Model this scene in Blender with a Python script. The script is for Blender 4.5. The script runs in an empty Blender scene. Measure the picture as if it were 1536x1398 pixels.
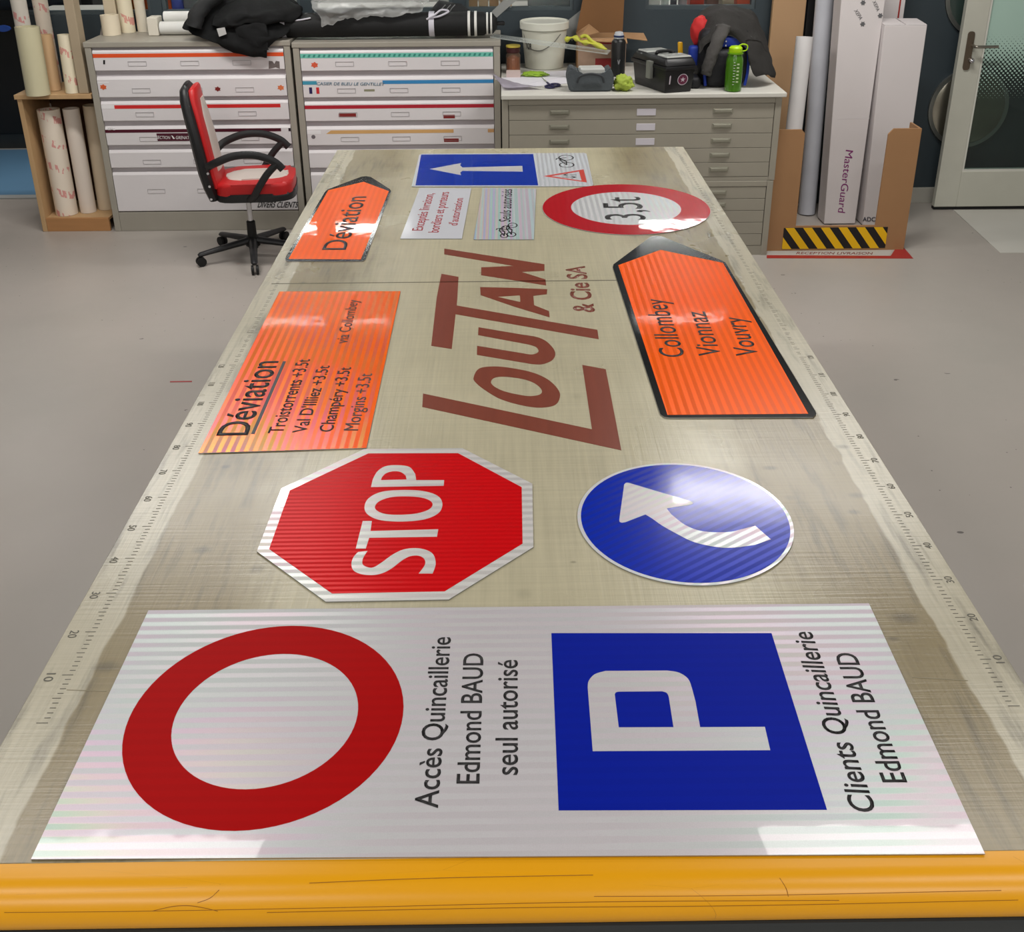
import bpy, bmesh, math, random
import numpy as np
from mathutils import Vector, Matrix
random.seed(7)
C = bpy.context.scene.collection
sc = bpy.context.scene
# ------------------------------------------------------------------ camera
TH = 0.88                       # table top height
CH = TH + 1.145                 # camera height
F_PX, CY_PX = 1585.26, 503.8
PITCH, ROLL, YAW = math.radians(24.2471), math.radians(-0.4702), math.radians(0.3259)
FWD = Vector((math.sin(YAW)*math.cos(PITCH), math.cos(YAW)*math.cos(PITCH), -math.sin(PITCH)))
RT0 = Vector((math.cos(YAW), -math.sin(YAW), 0)); UP0 = RT0.cross(FWD)
RT = RT0*math.cos(ROLL) + UP0*math.sin(ROLL); UP = -RT0*math.sin(ROLL) + UP0*math.cos(ROLL)
cd = bpy.data.cameras.new('camera'); cam = bpy.data.objects.new('camera', cd); C.objects.link(cam)
M = Matrix((RT, UP, -FWD)).transposed().to_4x4(); M.translation = (0, 0, CH); cam.matrix_world = M
cd.sensor_fit = 'HORIZONTAL'; cd.sensor_width = 36; cd.lens = F_PX/1536*36
cd.shift_y = -(699-CY_PX)/1536; cd.clip_start = 0.05; cd.clip_end = 60
sc.camera = cam
# ------------------------------------------------------------------ light
sc.view_settings.view_transform = 'Standard'; sc.view_settings.look = 'None'
sc.view_settings.exposure = 0.0; sc.view_settings.gamma = 1; sc.view_settings.use_curve_mapping = False
w = bpy.data.worlds.new('world'); sc.world = w; w.use_nodes = True
w.node_tree.nodes['Background'].inputs[0].default_value = (0.8, 0.9, 1, 1)
w.node_tree.nodes['Background'].inputs[1].default_value = 0.25
HC = 2.95
def area(x, y, sx, sy, power, z=HC-0.03, col=(1.0, 0.97, 0.93)):
    l = bpy.data.lights.new('ceiling_lamp', 'AREA'); l.shape = 'RECTANGLE'; l.size = sx; l.size_y = sy
    l.energy = power; l.color = col
    o = bpy.data.objects.new('ceiling_lamp', l); o.location = (x, y, z); C.objects.link(o); return o
for yy in (-2.0, 0.3, 2.62, 4.95, 7.25, 9.6):
    for s in (-1, 1):
        area(s*1.62, yy, 1.45, 0.22, {-2.0: 62, 0.3: 20, 2.62: 20, 4.95: 46}.get(yy, 38))
area(-3.9, 7.6, 0.3, 1.2, 14)
# ------------------------------------------------------------------ pixel -> point on a real plane (frame 1536 x 1398)
def ray(px, py):
    return FWD + RT*((px-768)/F_PX) - UP*((py-CY_PX)/F_PX)
def PZ(px, py, z=0.0):
    d = ray(px, py); t = (z-CH)/d.z; return Vector((d.x*t, d.y*t, z))
def PY(px, py, y):
    d = ray(px, py); t = y/d.y; return Vector((d.x*t, y, CH+d.z*t))
def T(px, py): return PZ(px, py, TH)
# ------------------------------------------------------------------ materials
def lin(c):
    return tuple(((v/255)/12.92 if v/255 <= .04045 else ((v/255+.055)/1.055)**2.4) for v in c)
MATS = {}
def nd(nt, typ, **kw):
    n = nt.nodes.new(typ)
    for k, v in kw.items():
        if k.startswith('_'): setattr(n, k[1:], v)
        else: n.inputs[k].default_value = v
    return n
def mat(name, rgb, rough=.5, metal=0., var=.08, scale=6., bump=0., bscale=60., coat=0., spec=.5, stretch=(1, 1, 1), trans=0., alpha=1., ior=1.45):
    if name in MATS: return MATS[name]
    m = bpy.data.materials.new(name); m.use_nodes = True; nt = m.node_tree; b = nt.nodes['Principled BSDF']
    c = lin(rgb); tc = nd(nt, 'ShaderNodeTexCoord'); mp = nd(nt, 'ShaderNodeMapping'); mp.inputs['Scale'].default_value = stretch
    nt.links.new(tc.outputs['Object'], mp.inputs[0])
    nz = nd(nt, 'ShaderNodeTexNoise', Scale=scale, Detail=5.); nt.links.new(mp.outputs[0], nz.inputs['Vector'])
    mx = nd(nt, 'ShaderNodeMix', _data_type='RGBA'); nt.links.new(nz.outputs['Fac'], mx.inputs[0])
    mx.inputs[6].default_value = (*[max(0, v*(1-var)) for v in c], 1); mx.inputs[7].default_value = (*[min(1, v*(1+var)) for v in c], 1)
    nt.links.new(mx.outputs[2], b.inputs['Base Color'])
    b.inputs['Roughness'].default_value = rough; b.inputs['Metallic'].default_value = metal
    b.inputs['Coat Weight'].default_value = coat; b.inputs['Coat Roughness'].default_value = .08
    b.inputs['Specular IOR Level'].default_value = spec; b.inputs['Transmission Weight'].default_value = trans
    b.inputs['Alpha'].default_value = alpha; b.inputs['IOR'].default_value = ior
    if bump:
        n2 = nd(nt, 'ShaderNodeTexNoise', Scale=bscale, Detail=3.); nt.links.new(mp.outputs[0], n2.inputs['Vector'])
        bp = nd(nt, 'ShaderNodeBump', Strength=bump, Distance=.01); nt.links.new(n2.outputs['Fac'], bp.inputs['Height']); nt.links.new(bp.outputs[0], b.inputs['Normal'])
    MATS[name] = m; return m
def mth(nt, op, a, b_=None, c_=None):
    n = nt.nodes.new('ShaderNodeMath'); n.operation = op
    for i, v in enumerate((a, b_, c_)):
        if v is None: continue
        if isinstance(v, (int, float)): n.inputs[i].default_value = v
        else: nt.links.new(v, n.inputs[i])
    return n.outputs[0]
def sheeting(name, rgb, ang=90., period=.0205, amp=.10, foil=.25, tilt=.05, rough=.3, coat=.6, phase=0., lacquer=.03, cells=.06, iris=True, sheen=.3, film_ior=1.52):
    """prismatic sign sheeting: alternating bands of prisms (different lie and gloss) under a clear film. ang = direction across the bands"""
    if name in MATS: return MATS[name]
    m = bpy.data.materials.new(name); m.use_nodes = True; nt = m.node_tree; b = nt.nodes['Principled BSDF']; L = nt.links.new
    c = lin(rgb); tc = nd(nt, 'ShaderNodeTexCoord'); sx = nd(nt, 'ShaderNodeSeparateXYZ'); L(tc.outputs['Object'], sx.inputs[0])
    a = math.radians(ang)
    d = mth(nt, 'ADD', mth(nt, 'MULTIPLY', sx.outputs[0], math.cos(a)), mth(nt, 'MULTIPLY', sx.outputs[1], math.sin(a)))
    s = mth(nt, 'SINE', mth(nt, 'MULTIPLY_ADD', d, 2*math.pi/period, phase))
    st = nd(nt, 'ShaderNodeMapRange'); st.inputs[1].default_value = -.35; st.inputs[2].default_value = .35; L(s, st.inputs[0]); st = st.outputs[0]
    vor = nd(nt, 'ShaderNodeTexVoronoi', Scale=330., _feature='DISTANCE_TO_EDGE'); L(tc.outputs['Object'], vor.inputs['Vector'])
    ve = nd(nt, 'ShaderNodeMapRange'); ve.inputs[1].default_value = 0; ve.inputs[2].default_value = .14; L(vor.outputs['Distance'], ve.inputs[0])
    nz = nd(nt, 'ShaderNodeTexNoise', Scale=2.2, Detail=1.); L(tc.outputs['Object'], nz.inputs['Vector'])
    k = mth(nt, 'ADD', mth(nt, 'MULTIPLY_ADD', st, amp*2, 1-amp-cells), mth(nt, 'MULTIPLY', ve.outputs[0], cells))
    mx = nd(nt, 'ShaderNodeMix', _data_type='RGBA', _blend_type='MULTIPLY'); mx.inputs[0].default_value = 1
    mx.inputs[6].default_value = (*c, 1); L(k, mx.inputs[7]); L(mx.outputs[2], b.inputs['Base Color'])
    b.inputs['Roughness'].default_value = rough
    L(mth(nt, 'MULTIPLY', st, foil), b.inputs['Metallic'])
    b.inputs['Coat Weight'].default_value = coat; b.inputs['Coat Roughness'].default_value = lacquer
    b.inputs['Thin Film IOR'].default_value = film_ior
    b.inputs['Specular IOR Level'].default_value = sheen
    if iris: L(mth(nt, 'MULTIPLY_ADD', nz.outputs['Fac'], 700., mth(nt, 'MULTIPLY_ADD', st, 90., 250.)), b.inputs['Thin Film Thickness'])
    ge = nd(nt, 'ShaderNodeNewGeometry'); cv = nd(nt, 'ShaderNodeCombineXYZ')
    tl = mth(nt, 'MULTIPLY', mth(nt, 'SUBTRACT', st, .5), tilt)
    L(mth(nt, 'MULTIPLY', tl, math.cos(a)), cv.inputs[0]); L(mth(nt, 'MULTIPLY', tl, math.sin(a)), cv.inputs[1])
    va = nd(nt, 'ShaderNodeVectorMath', _operation='ADD'); L(ge.outputs['Normal'], va.inputs[0]); L(cv.outputs[0], va.inputs[1])
    vn = nd(nt, 'ShaderNodeVectorMath', _operation='NORMALIZE'); L(va.outputs[0], vn.inputs[0]); L(vn.outputs[0], b.inputs['Normal'])
    n3 = nd(nt, 'ShaderNodeTexNoise', Scale=9., Detail=2.); L(tc.outputs['Object'], n3.inputs['Vector'])
    bp = nd(nt, 'ShaderNodeBump', Strength=.10, Distance=.004); L(n3.outputs['Fac'], bp.inputs['Height']); L(bp.outputs[0], b.inputs['Coat Normal'])
    MATS[name] = m; return m
# ------------------------------------------------------------------ object helpers
ROOT = {}          # object name -> world offset of its root (location)
def setp(o, label=None, cat=None, group=None, kind=None):
    if label: o['label'] = label
    if cat: o['category'] = cat
    if group: o['group'] = group
    if kind: o['kind'] = kind
    return o
def thing(name, label, cat, loc, group=None, rotz=0.):
    o = bpy.data.objects.new(name, None); o.empty_display_size = .05; C.objects.link(o); o.location = loc; o.rotation_euler = (0, 0, rotz)
    ROOT[o.name] = Vector(loc); return setp(o, label, cat, group)
def obj(name, bm, m, parent=None, smooth=False, local=False, loc=None, label=None, cat=None, group=None, kind=None):
    me = bpy.data.meshes.new(name); bmesh.ops.recalc_face_normals(bm, faces=bm.faces); bm.to_mesh(me); bm.free()
    o = bpy.data.objects.new(name, me); C.objects.link(o)
    ms = m if isinstance(m, (list, tuple)) else [m]
    for q in ms: me.materials.append(q)
    if parent is not None:
        off = ROOT[parent.name]; o.parent = parent
    else:
        if loc is None:
            co = [v.co for v in me.vertices]
            loc = ((min(c.x for c in co)+max(c.x for c in co))/2, (min(c.y for c in co)+max(c.y for c in co))/2, min(c.z for c in co))
        off = Vector(loc); o.location = off
    ROOT[o.name] = off
    if not local: me.transform(Matrix.Translation(-off))
    if smooth:
        for p in me.polygons: p.use_smooth = True
        if smooth != 'all':
            try: me.set_sharp_from_angle(angle=math.radians(38))
            except Exception: pass
    return setp(o, label, cat, group, kind)
def struct(name, bm, m, **k): return obj(name, bm, m, kind='structure', **k)
def BM(): return bmesh.new()
def hexa(bm, p, bev=0., seg=2, mi=0):
    """p: 8 corners, bottom 4 ccw then top 4"""
    v = [bm.verts.new(q) for q in p]
    fs = [bm.faces.new([v[i] for i in f]) for f in ((3, 2, 1, 0), (4, 5, 6, 7), (0, 1, 5, 4), (1, 2, 6, 5), (2, 3, 7, 6), (3, 0, 4, 7))]
    for f in fs: f.material_index = mi
    if bev: bmesh.ops.bevel(bm, geom=list({e for f in fs for e in f.edges}), offset=bev, segments=seg, affect='EDGES', profile=.5)
    return bm
def box(bm, x0, x1, y0, y1, z0, z1, bev=0., seg=2, mi=0, rot=0., lean=None):
    p = [(x0, y0, z0), (x1, y0, z0), (x1, y1, z0), (x0, y1, z0), (x0, y0, z1), (x1, y0, z1), (x1, y1, z1), (x0, y1, z1)]
    if rot:
        cx, cy = (x0+x1)/2, (y0+y1)/2; c, s = math.cos(rot), math.sin(rot)
        p = [(cx+(a-cx)*c-(b-cy)*s, cy+(a-cx)*s+(b-cy)*c, z) for a, b, z in p]
    if lean: p = [(a+lean[0]*(z-z0), b+lean[1]*(z-z0), z) for a, b, z in p]
    return hexa(bm, p, bev, seg, mi)
def prism(bm, pts, f0, f1, mi=0, bev=0.):
    """pts: list of 2D (u,v); f0/f1 map (u,v)->3D for the two caps"""
    a = [bm.verts.new(f0(*p)) for p in pts]; b = [bm.verts.new(f1(*p)) for p in pts]; n = len(pts)
    fa = bm.faces.new(a[::-1]); fb = bm.faces.new(b); fs = [fa, fb]
    for i in range(n): fs.append(bm.faces.new((a[i], a[(i+1) % n], b[(i+1) % n], b[i])))
    for f in fs: f.material_index = mi
    if bev: bmesh.ops.bevel(bm, geom=list(fb.edges), offset=bev, segments=2, affect='EDGES', profile=.5)
    return bm
def flat(bm, pts, z0, z1, mi=0, bev=0.):
    return prism(bm, [(p[0], p[1]) for p in pts], lambda u, v: (u, v, z0), lambda u, v: (u, v, z1), mi, bev)
def ring(bm, outer, inner, z0, z1):
    """closed band between two loops with the same number of points"""
    n = len(outer); L = [[bm.verts.new((p[0], p[1], z)) for p in lp] for z in (z0, z1) for lp in (outer, inner)]
    for i in range(n):
        j = (i+1) % n
        bm.faces.new((L[2][i], L[2][j], L[3][j], L[3][i])); bm.faces.new((L[0][i], L[1][i], L[1][j], L[0][j]))
        bm.faces.new((L[0][i], L[0][j], L[2][j], L[2][i])); bm.faces.new((L[1][i], L[3][i], L[3][j], L[1][j]))
    return bm
def frame(d):
    d = d.normalized(); a = Vector((0, 0, 1)) if abs(d.z) < .95 else Vector((1, 0, 0))
    u = d.cross(a).normalized(); return u, u.cross(d).normalized()
def sweep(bm, path, rad, n=12, closed=False, caps=True, squash=None, jit=0., mi=0, up=None):
    """tube along path; rad float / list; squash = (a,b) ellipse factors"""
    P = [Vector(p) for p in path]; R = rad if isinstance(rad, (list, tuple)) else [rad]*len(P); rings = []; u0 = None
    for i, p in enumerate(P):
        if closed: d = P[(i+1) % len(P)]-P[i-1]
        else: d = (P[min(i+1, len(P)-1)]-P[max(i-1, 0)])
        if up is not None: u = d.cross(Vector(up)).normalized(); v = u.cross(d).normalized()
        elif u0 is None: u, v = frame(d)
        else:
            u = (u0 - d.normalized()*u0.dot(d.normalized())).normalized(); v = d.normalized().cross(u)*-1; v = u.cross(d).normalized()
        u0 = u; r = R[i]; ra, rb = (r if isinstance(r, (tuple, list)) else (r, r))
        if squash: ra *= squash[0]; rb *= squash[1]
        rr = []
        for k in range(n):
            t = 2*math.pi*k/n; j = 1+jit*math.sin(3*t+i*1.3)+jit*.6*math.sin(5*t-i*2.1)
            rr.append(bm.verts.new(p+u*(ra*j*math.cos(t))+v*(rb*j*math.sin(t))))
        rings.append(rr)
    m = len(rings)
    for i in range(m if closed else m-1):
        a, b = rings[i], rings[(i+1) % m]
        for k in range(n):
            f = bm.faces.new((a[k], a[(k+1) % n], b[(k+1) % n], b[k])); f.material_index = mi
    if caps and not closed:
        for r in (rings[0][::-1], rings[-1]): f = bm.faces.new(r); f.material_index = mi
    return bm
def lathe(bm, prof, cx, cy, n=24, axis=None, org=None, mi=0):
    """prof: list of (r,h). axis default z at (cx,cy)"""
    rings = []
    if axis is not None: ax = Vector(axis).normalized(); u, v = frame(ax); o = Vector(org)
    for r, h in prof:
        rr = []
        for k in range(n):
            t = 2*math.pi*k/n; r_ = max(r, 1e-4)
            rr.append(bm.verts.new((cx+r_*math.cos(t), cy+r_*math.sin(t), h) if axis is None else o+ax*h+u*(r_*math.cos(t))+v*(r_*math.sin(t))))
        rings.append(rr)
    for a, b in zip(rings, rings[1:]):
        for k in range(n): bm.faces.new((a[k], a[(k+1) % n], b[(k+1) % n], b[k])).material_index = mi
    bm.faces.new(rings[0][::-1]).material_index = mi; bm.faces.new(rings[-1]).material_index = mi
    return bm
def tube_roll(bm, base, top, r, wall=.006, n=28, ri=None):
    """hollow roll between two points"""
    b, t = Vector(base), Vector(top); ax = (t-b); L = ax.length; ri = ri if ri else r-wall
    return lathe(bm, [(ri*.98, .03), (ri*.98, 0), (r, 0), (r, L), (ri, L), (ri, L-.25 if L > .3 else L*.4)], 0, 0, n, ax, b)
def catmull(P, k=6, closed=True):
    P = [Vector((*p, 0)) if len(p) == 2 else Vector(p) for p in P]; n = len(P); out = []
    for i in range(n if closed else n-1):
        p0, p1, p2, p3 = (P[(i-1) % n], P[i], P[(i+1) % n], P[(i+2) % n]) if closed else (P[max(i-1, 0)], P[i], P[i+1], P[min(i+2, n-1)])
        for j in range(k):
            t = j/k
            out.append(.5*((2*p1)+(-p0+p2)*t+(2*p0-5*p1+4*p2-p3)*t*t+(-p0+3*p1-3*p2+p3)*t**3))
    if not closed: out.append(P[-1])
    return out
def roundpoly(pts, r, k=4):
    """round all corners of a 2D polygon"""
    out = []; n = len(pts); rr = r if isinstance(r, (list, tuple)) else [r]*n
    for i in range(n):
        p = Vector(pts[i][:2]); a = Vector(pts[i-1][:2])-p; b = Vector(pts[(i+1) % n][:2])-p; q = rr[i]
        if q <= 0: out.append(p); continue
        la = min(q, a.length*.45); lb = min(q, b.length*.45); s = p+a.normalized()*la; e = p+b.normalized()*lb
        for j in range(k+1):
            t = j/k; out.append(s*(1-t)**2+p*2*t*(1-t)+e*t*t)
    return out
def sheet(bm, rows, nu=6, nv=6, thick=.004, noise=0., nscale=12., seed=0, mi=0):
    """surface through rows of 3D control points (equal counts), solidified"""
    from mathutils import noise as N
    G = [catmull(r, nu, False) for r in rows]; cols = list(zip(*G)); G2 = [catmull(list(c), nv, False) for c in cols]
    nU = len(G2); nV = len(G2[0]); V = [[None]*nV for _ in range(nU)]
    for i in range(nU):
        for j in range(nV):
            p = G2[i][j]
            if noise: p = p+N.noise_vector(p*nscale+Vector((seed*7.3, 0, 0)))*noise+N.noise_vector(p*nscale*2.7)*noise*.4
            V[i][j] = bm.verts.new(p)
    fs = []
    for i in range(nU-1):
        for j in range(nV-1):
            f = bm.faces.new((V[i][j], V[i+1][j], V[i+1][j+1], V[i][j+1])); f.material_index = mi; fs.append(f)
    if thick: bmesh.ops.solidify(bm, geom=fs, thickness=thick)
    return bm
def text_bm(body, offset=0., font_shear=0., res=4):
    cu = bpy.data.curves.new('txt', 'FONT'); cu.body = body; cu.offset = offset; cu.shear = font_shear; cu.resolution_u = res
    cu.align_x = 'LEFT'; ob = bpy.data.objects.new('txt', cu); C.objects.link(ob); bpy.context.view_layer.update()
    me = bpy.data.meshes.new_from_object(ob.evaluated_get(bpy.context.evaluated_depsgraph_get()))
    bm = bmesh.new(); bm.from_mesh(me); bpy.data.objects.remove(ob); bpy.data.curves.remove(cu); bpy.data.meshes.remove(me)
    bmesh.ops.remove_doubles(bm, verts=bm.verts, dist=1e-4)
    return bm
CAP = None
def lettering(body, P0, P1, PT, m, parent, lift=.0004, offset=0., shear=0., nrm=(0, 0, 1), name='lettering', fit=None, capref='H', th=.0003):
    """text whose baseline runs from P0 to P1, tops towards PT (3D points on the plane)"""
    global CAP
    if CAP is None:
        b = text_bm('H'); CAP = max(v.co.y for v in b.verts); b.free()
    bm = text_bm(body, offset, shear)
    x0 = min(v.co.x for v in bm.verts); x1 = max(v.co.x for v in bm.verts)
    P0, P1, PT = Vector(P0), Vector(P1), Vector(PT); U = P1-P0; V = PT-P0; N = Vector(nrm)
    cap = CAP if capref == 'H' else max(v.co.y for v in bm.verts)
    for v in bm.verts:
        v.co = P0+U*((v.co.x-x0)/(x1-x0))+V*(v.co.y/cap)+N*lift
    ge = bmesh.ops.extrude_face_region(bm, geom=list(bm.faces))
    for v in ge['geom']:
        if isinstance(v, bmesh.types.BMVert): v.co += N*th
    return obj(name, bm, m, parent)
# crop helpers: coordinates read in a zoomed crop -> pixel
def crop(ox, oy, s): return lambda x, y: (ox+x/s, oy+y/s)
c1 = crop(0, 0, 3.495); c2 = crop(250, 0, 3.495); c3 = crop(600, 0, 3.84); c4 = crop(900, 0, 5.12); c5 = crop(1100, 0, 3.495)
c6 = crop(400, 200, 3.072); c7 = crop(700, 200, 3.072)
d1 = crop(280, 400, 3.84); d2 = crop(600, 360, 3.84); d3 = crop(900, 340, 3.84); d4 = crop(360, 640, 3.072); d5 = crop(820, 660, 3.072)
d7 = crop(560, 880, 3.072); d8 = crop(1036, 880, 2.698); e3 = crop(600, 220, 5.12)
def TT(c, pts): return [T(*c(*p)) for p in pts]
# ------------------------------------------------------------------ common materials
black_ink = mat('black_ink', (22, 20, 22), .45)
white_paint = mat('white_paint', (222, 220, 216), .5, bump=.05)
steel_grey = mat('beige_grey_enamel', (160, 155, 144), .42, var=.07, bump=.04, bscale=30)
dark_gap = mat('dark_recess', (18, 18, 20), .8)
wood = mat('pine_board', (190, 156, 114), .6, var=.16, scale=5, stretch=(6, 6, .7), bump=.1)
card = mat('brown_cardboard', (166, 128, 90), .8, var=.07, scale=3)
card_d = mat('dark_cardboard', (120, 84, 50), .85, var=.1)
black_pl = mat('black_plastic', (24, 24, 26), .38, bump=.06, bscale=200)
rubber = mat('black_rubber', (16, 16, 17), .6)
chrome = mat('chrome', (200, 200, 205), .15, 1.)
teal_wall = mat('slate_blue_wall', (52, 62, 68), .55, var=.06)
white_pl = mat('white_plastic', (226, 226, 222), .35)
# ================================================================== STRUCTURE
def floor_mat():
    m = bpy.data.materials.new('grey_resin_floor'); m.use_nodes = True; nt = m.node_tree; b = nt.nodes['Principled BSDF']; L = nt.links.new
    tc = nd(nt, 'ShaderNodeTexCoord'); n1 = nd(nt, 'ShaderNodeTexNoise', Scale=.9, Detail=4.); L(tc.outputs['Object'], n1.inputs['Vector'])
    r = nd(nt, 'ShaderNodeValToRGB'); r.color_ramp.elements[0].position = .3; r.color_ramp.elements[1].position = .7
    r.color_ramp.elements[0].color = (*lin((164, 159, 152)), 1); r.color_ramp.elements[1].color = (*lin((176, 168, 161)), 1)
    L(n1.outputs['Fac'], r.inputs[0])
    # scuffs and specks
    mp = nd(nt, 'ShaderNodeMapping'); mp.inputs['Scale'].default_value = (1, 1.8, 1); mp.inputs['Rotation'].default_value = (0, 0, .6); L(tc.outputs['Object'], mp.inputs[0])
    v = nd(nt, 'ShaderNodeTexVoronoi', Scale=5.5); L(mp.outputs[0], v.inputs['Vector'])
    sp = mth(nt, 'LESS_THAN', v.outputs['Distance'], .07)
    wn = nd(nt, 'ShaderNodeTexNoise', Scale=14., Detail=3.); L(tc.outputs['Object'], wn.inputs['Vector'])
    sp2 = mth(nt, 'GREATER_THAN', wn.outputs['Fac'], .56); k = mth(nt, 'MULTIPLY', sp, sp2)
    v2 = nd(nt, 'ShaderNodeTexVoronoi', Scale=16.); L(tc.outputs['Object'], v2.inputs['Vector'])
    k2 = mth(nt, 'MULTIPLY', mth(nt, 'LESS_THAN', v2.outputs['Distance'], .05), mth(nt, 'GREATER_THAN', n1.outputs['Fac'], .50))
    kk = mth(nt, 'MULTIPLY', mth(nt, 'MAXIMUM', k, k2), .75)
    mx = nd(nt, 'ShaderNodeMix', _data_type='RGBA'); L(kk, mx.inputs[0]); L(r.outputs[0], mx.inputs[6]); mx.inputs[7].default_value = (*lin((58, 52, 50)), 1)
    L(mx.outputs[2], b.inputs['Base Color']); b.inputs['Roughness'].default_value = .36
    n4 = nd(nt, 'ShaderNodeTexNoise', Scale=5., Detail=6.); L(tc.outputs['Object'], n4.inputs['Vector'])
    L(mth(nt, 'MULTIPLY_ADD', n4.outputs['Fac'], .3, .24), b.inputs['Roughness'])
    bp = nd(nt, 'ShaderNodeBump', Strength=.12, Distance=.01); L(n4.outputs['Fac'], bp.inputs['Height']); L(bp.outputs[0], b.inputs['Normal'])
    return m
struct('floor', box(BM(), -5.5, 4.5, -3, 12, -.1, 0), floor_mat())
struct('ceiling', box(BM(), -5.5, 4.5, -3, 12, HC, HC+.1), mat('white_ceiling', (120, 120, 118), .8))
wm = mat('light_grey_wall', (178, 178, 174), .7)
struct('wall_left', box(BM(), -5.6, -5.5, -3, 12, 0, HC), wm)
struct('wall_right', box(BM(), 4.5, 4.6, -3, 12, 0, HC), wm)
struct('wall_rear', box(BM(), -5.6, 4.6, -3.1, -3, 0, HC), wm)
struct('wall_far', box(BM(), -5.6, 4.6, 12, 12.1, 0, HC), wm)
# partition wall with window openings
YW = 6.52; WT = .10; X0W, X1W = -2.9, 4.5; ZS, ZT = 1.205, 2.62
wins = [(-2.86, -2.085), (-2.02, -1.20), (-1.13, -.30), (-.225, .42), (.845, 1.50)]
bm = BM(); box(bm, X0W, X1W, YW, YW+WT, 0, ZS); box(bm, X0W, X1W, YW, YW+WT, ZT, HC)
xs = [X0W]+[v for w_ in wins for v in w_]+[X1W]
for i in range(0, len(xs), 2):
    if xs[i+1]-xs[i] > .001: box(bm, xs[i], xs[i+1], YW, YW+WT, ZS, ZT)
struct('wall_back', bm, teal_wall)
glass = mat('window_glass', (235, 240, 240), .03, var=0, trans=1., ior=1.1)
frame_m = mat('dark_window_frame', (70, 80, 84), .45)
for i, (a, b) in enumerate(wins):
    bm = BM(); t = .022
    box(bm, a, b, YW+.015, YW+.06, ZS, ZS+t); box(bm, a, b, YW+.015, YW+.06, ZT-t, ZT)
    box(bm, a, a+t, YW+.015, YW+.06, ZS+t, ZT-t); box(bm, b-t, b, YW+.015, YW+.06, ZS+t, ZT-t)
    fr = struct('window_%d' % (i+1), bm, frame_m)
    obj('pane', box(BM(), a+t, b-t, YW+.034, YW+.038, ZS+t, ZT-t), glass, fr)
# pale slanted stripes painted on the wall (flat print)
pale = mat('pale_grey_wall_stripe', (150, 152, 150), .55)
for i, pts in enumerate([[(725, 30), (741, 30), (786, -10), (765, -10)], [(840, 40), (858, 62), (895, 8), (880, 8)]]):
    q = [PY(x, y, YW-.001) for x, y in pts]
    struct('trim_%d' % (i+1), prism(BM(), [(p.x, p.z) for p in q], lambda u, v: (u, YW-.003, v), lambda u, v: (u, YW-.0005, v)), pale)
struct('baseboard_back', box(BM(), 2.26, X1W, YW-.015, YW, 0, .10, .003), mat('pale_baseboard', (176, 174, 165), .5))
# two round portholes on the back wall
for zc, mm in ((.605, mat('brushed_steel_dome', (150, 146, 134), .25, .9, var=.35, scale=2.2, stretch=(.3, 1, 3.5))), (1.275, mat('dark_green_glass', (52, 66, 62), .25))):
    bm = lathe(BM(), [(.238, 0)]+[(.236*math.cos(i*math.pi/16), .010+.030*math.sin(i*math.pi/16)) for i in range(8)]+[(.001, .040)], 0, 0, 48, (0, -1, 0), (2.868, YW, zc))
    o = thing('porthole', 'round brushed steel porthole low on the dark wall, seen through the open glass door' if zc < 1 else 'upper dark green round porthole on the dark wall beside the door stile', 'porthole', (2.868, YW, zc), 'portholes on the dark wall')
    obj('disc', bm, mm, o, True)
    obj('rim', lathe(BM(), [(.236, 0), (.246, 0), (.246, .02), (.236, .02)], 0, 0, 48, (0, -1, 0), (2.868, YW, zc)), mat('steel_rim', (150, 152, 148), .3, .8), o, True)
# open glazed door lying against the wall
dm = mat('pale_door_paint', (196, 196, 184), .42, bump=.03)
DX0, DX1, DY0, DY1 = 2.69, 3.62, 6.352, 6.395
bm = BM()
box(bm, DX0, DX0+.138, DY0, DY1, .02, 2.1, .003); box(bm, DX1-.138, DX1, DY0, DY1, .02, 2.1, .003)
box(bm, DX0+.138, DX1-.138, DY0, DY1, .02, .245, .003); box(bm, DX0+.138, DX1-.138, DY0, DY1, 1.98, 2.1, .003)
door = struct('door_1', bm, dm)
bm = BM(); g = .012
box(bm, DX0+.138, DX0+.138+g, DY0+.004, DY1, .245, 1.98); box(bm, DX1-.138-g, DX1-.138, DY0+.004, DY1, .245, 1.98); box(bm, DX0+.15, DX1-.15, DY0+.004, DY1, .245, .245+g)
obj('glazing_bead', bm, mat('bead_paint', (215, 215, 206), .4), door)
obj('seal', box(BM(), DX0, DX1, DY0+.004, DY1-.004, .004, .019), rubber, door)
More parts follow.
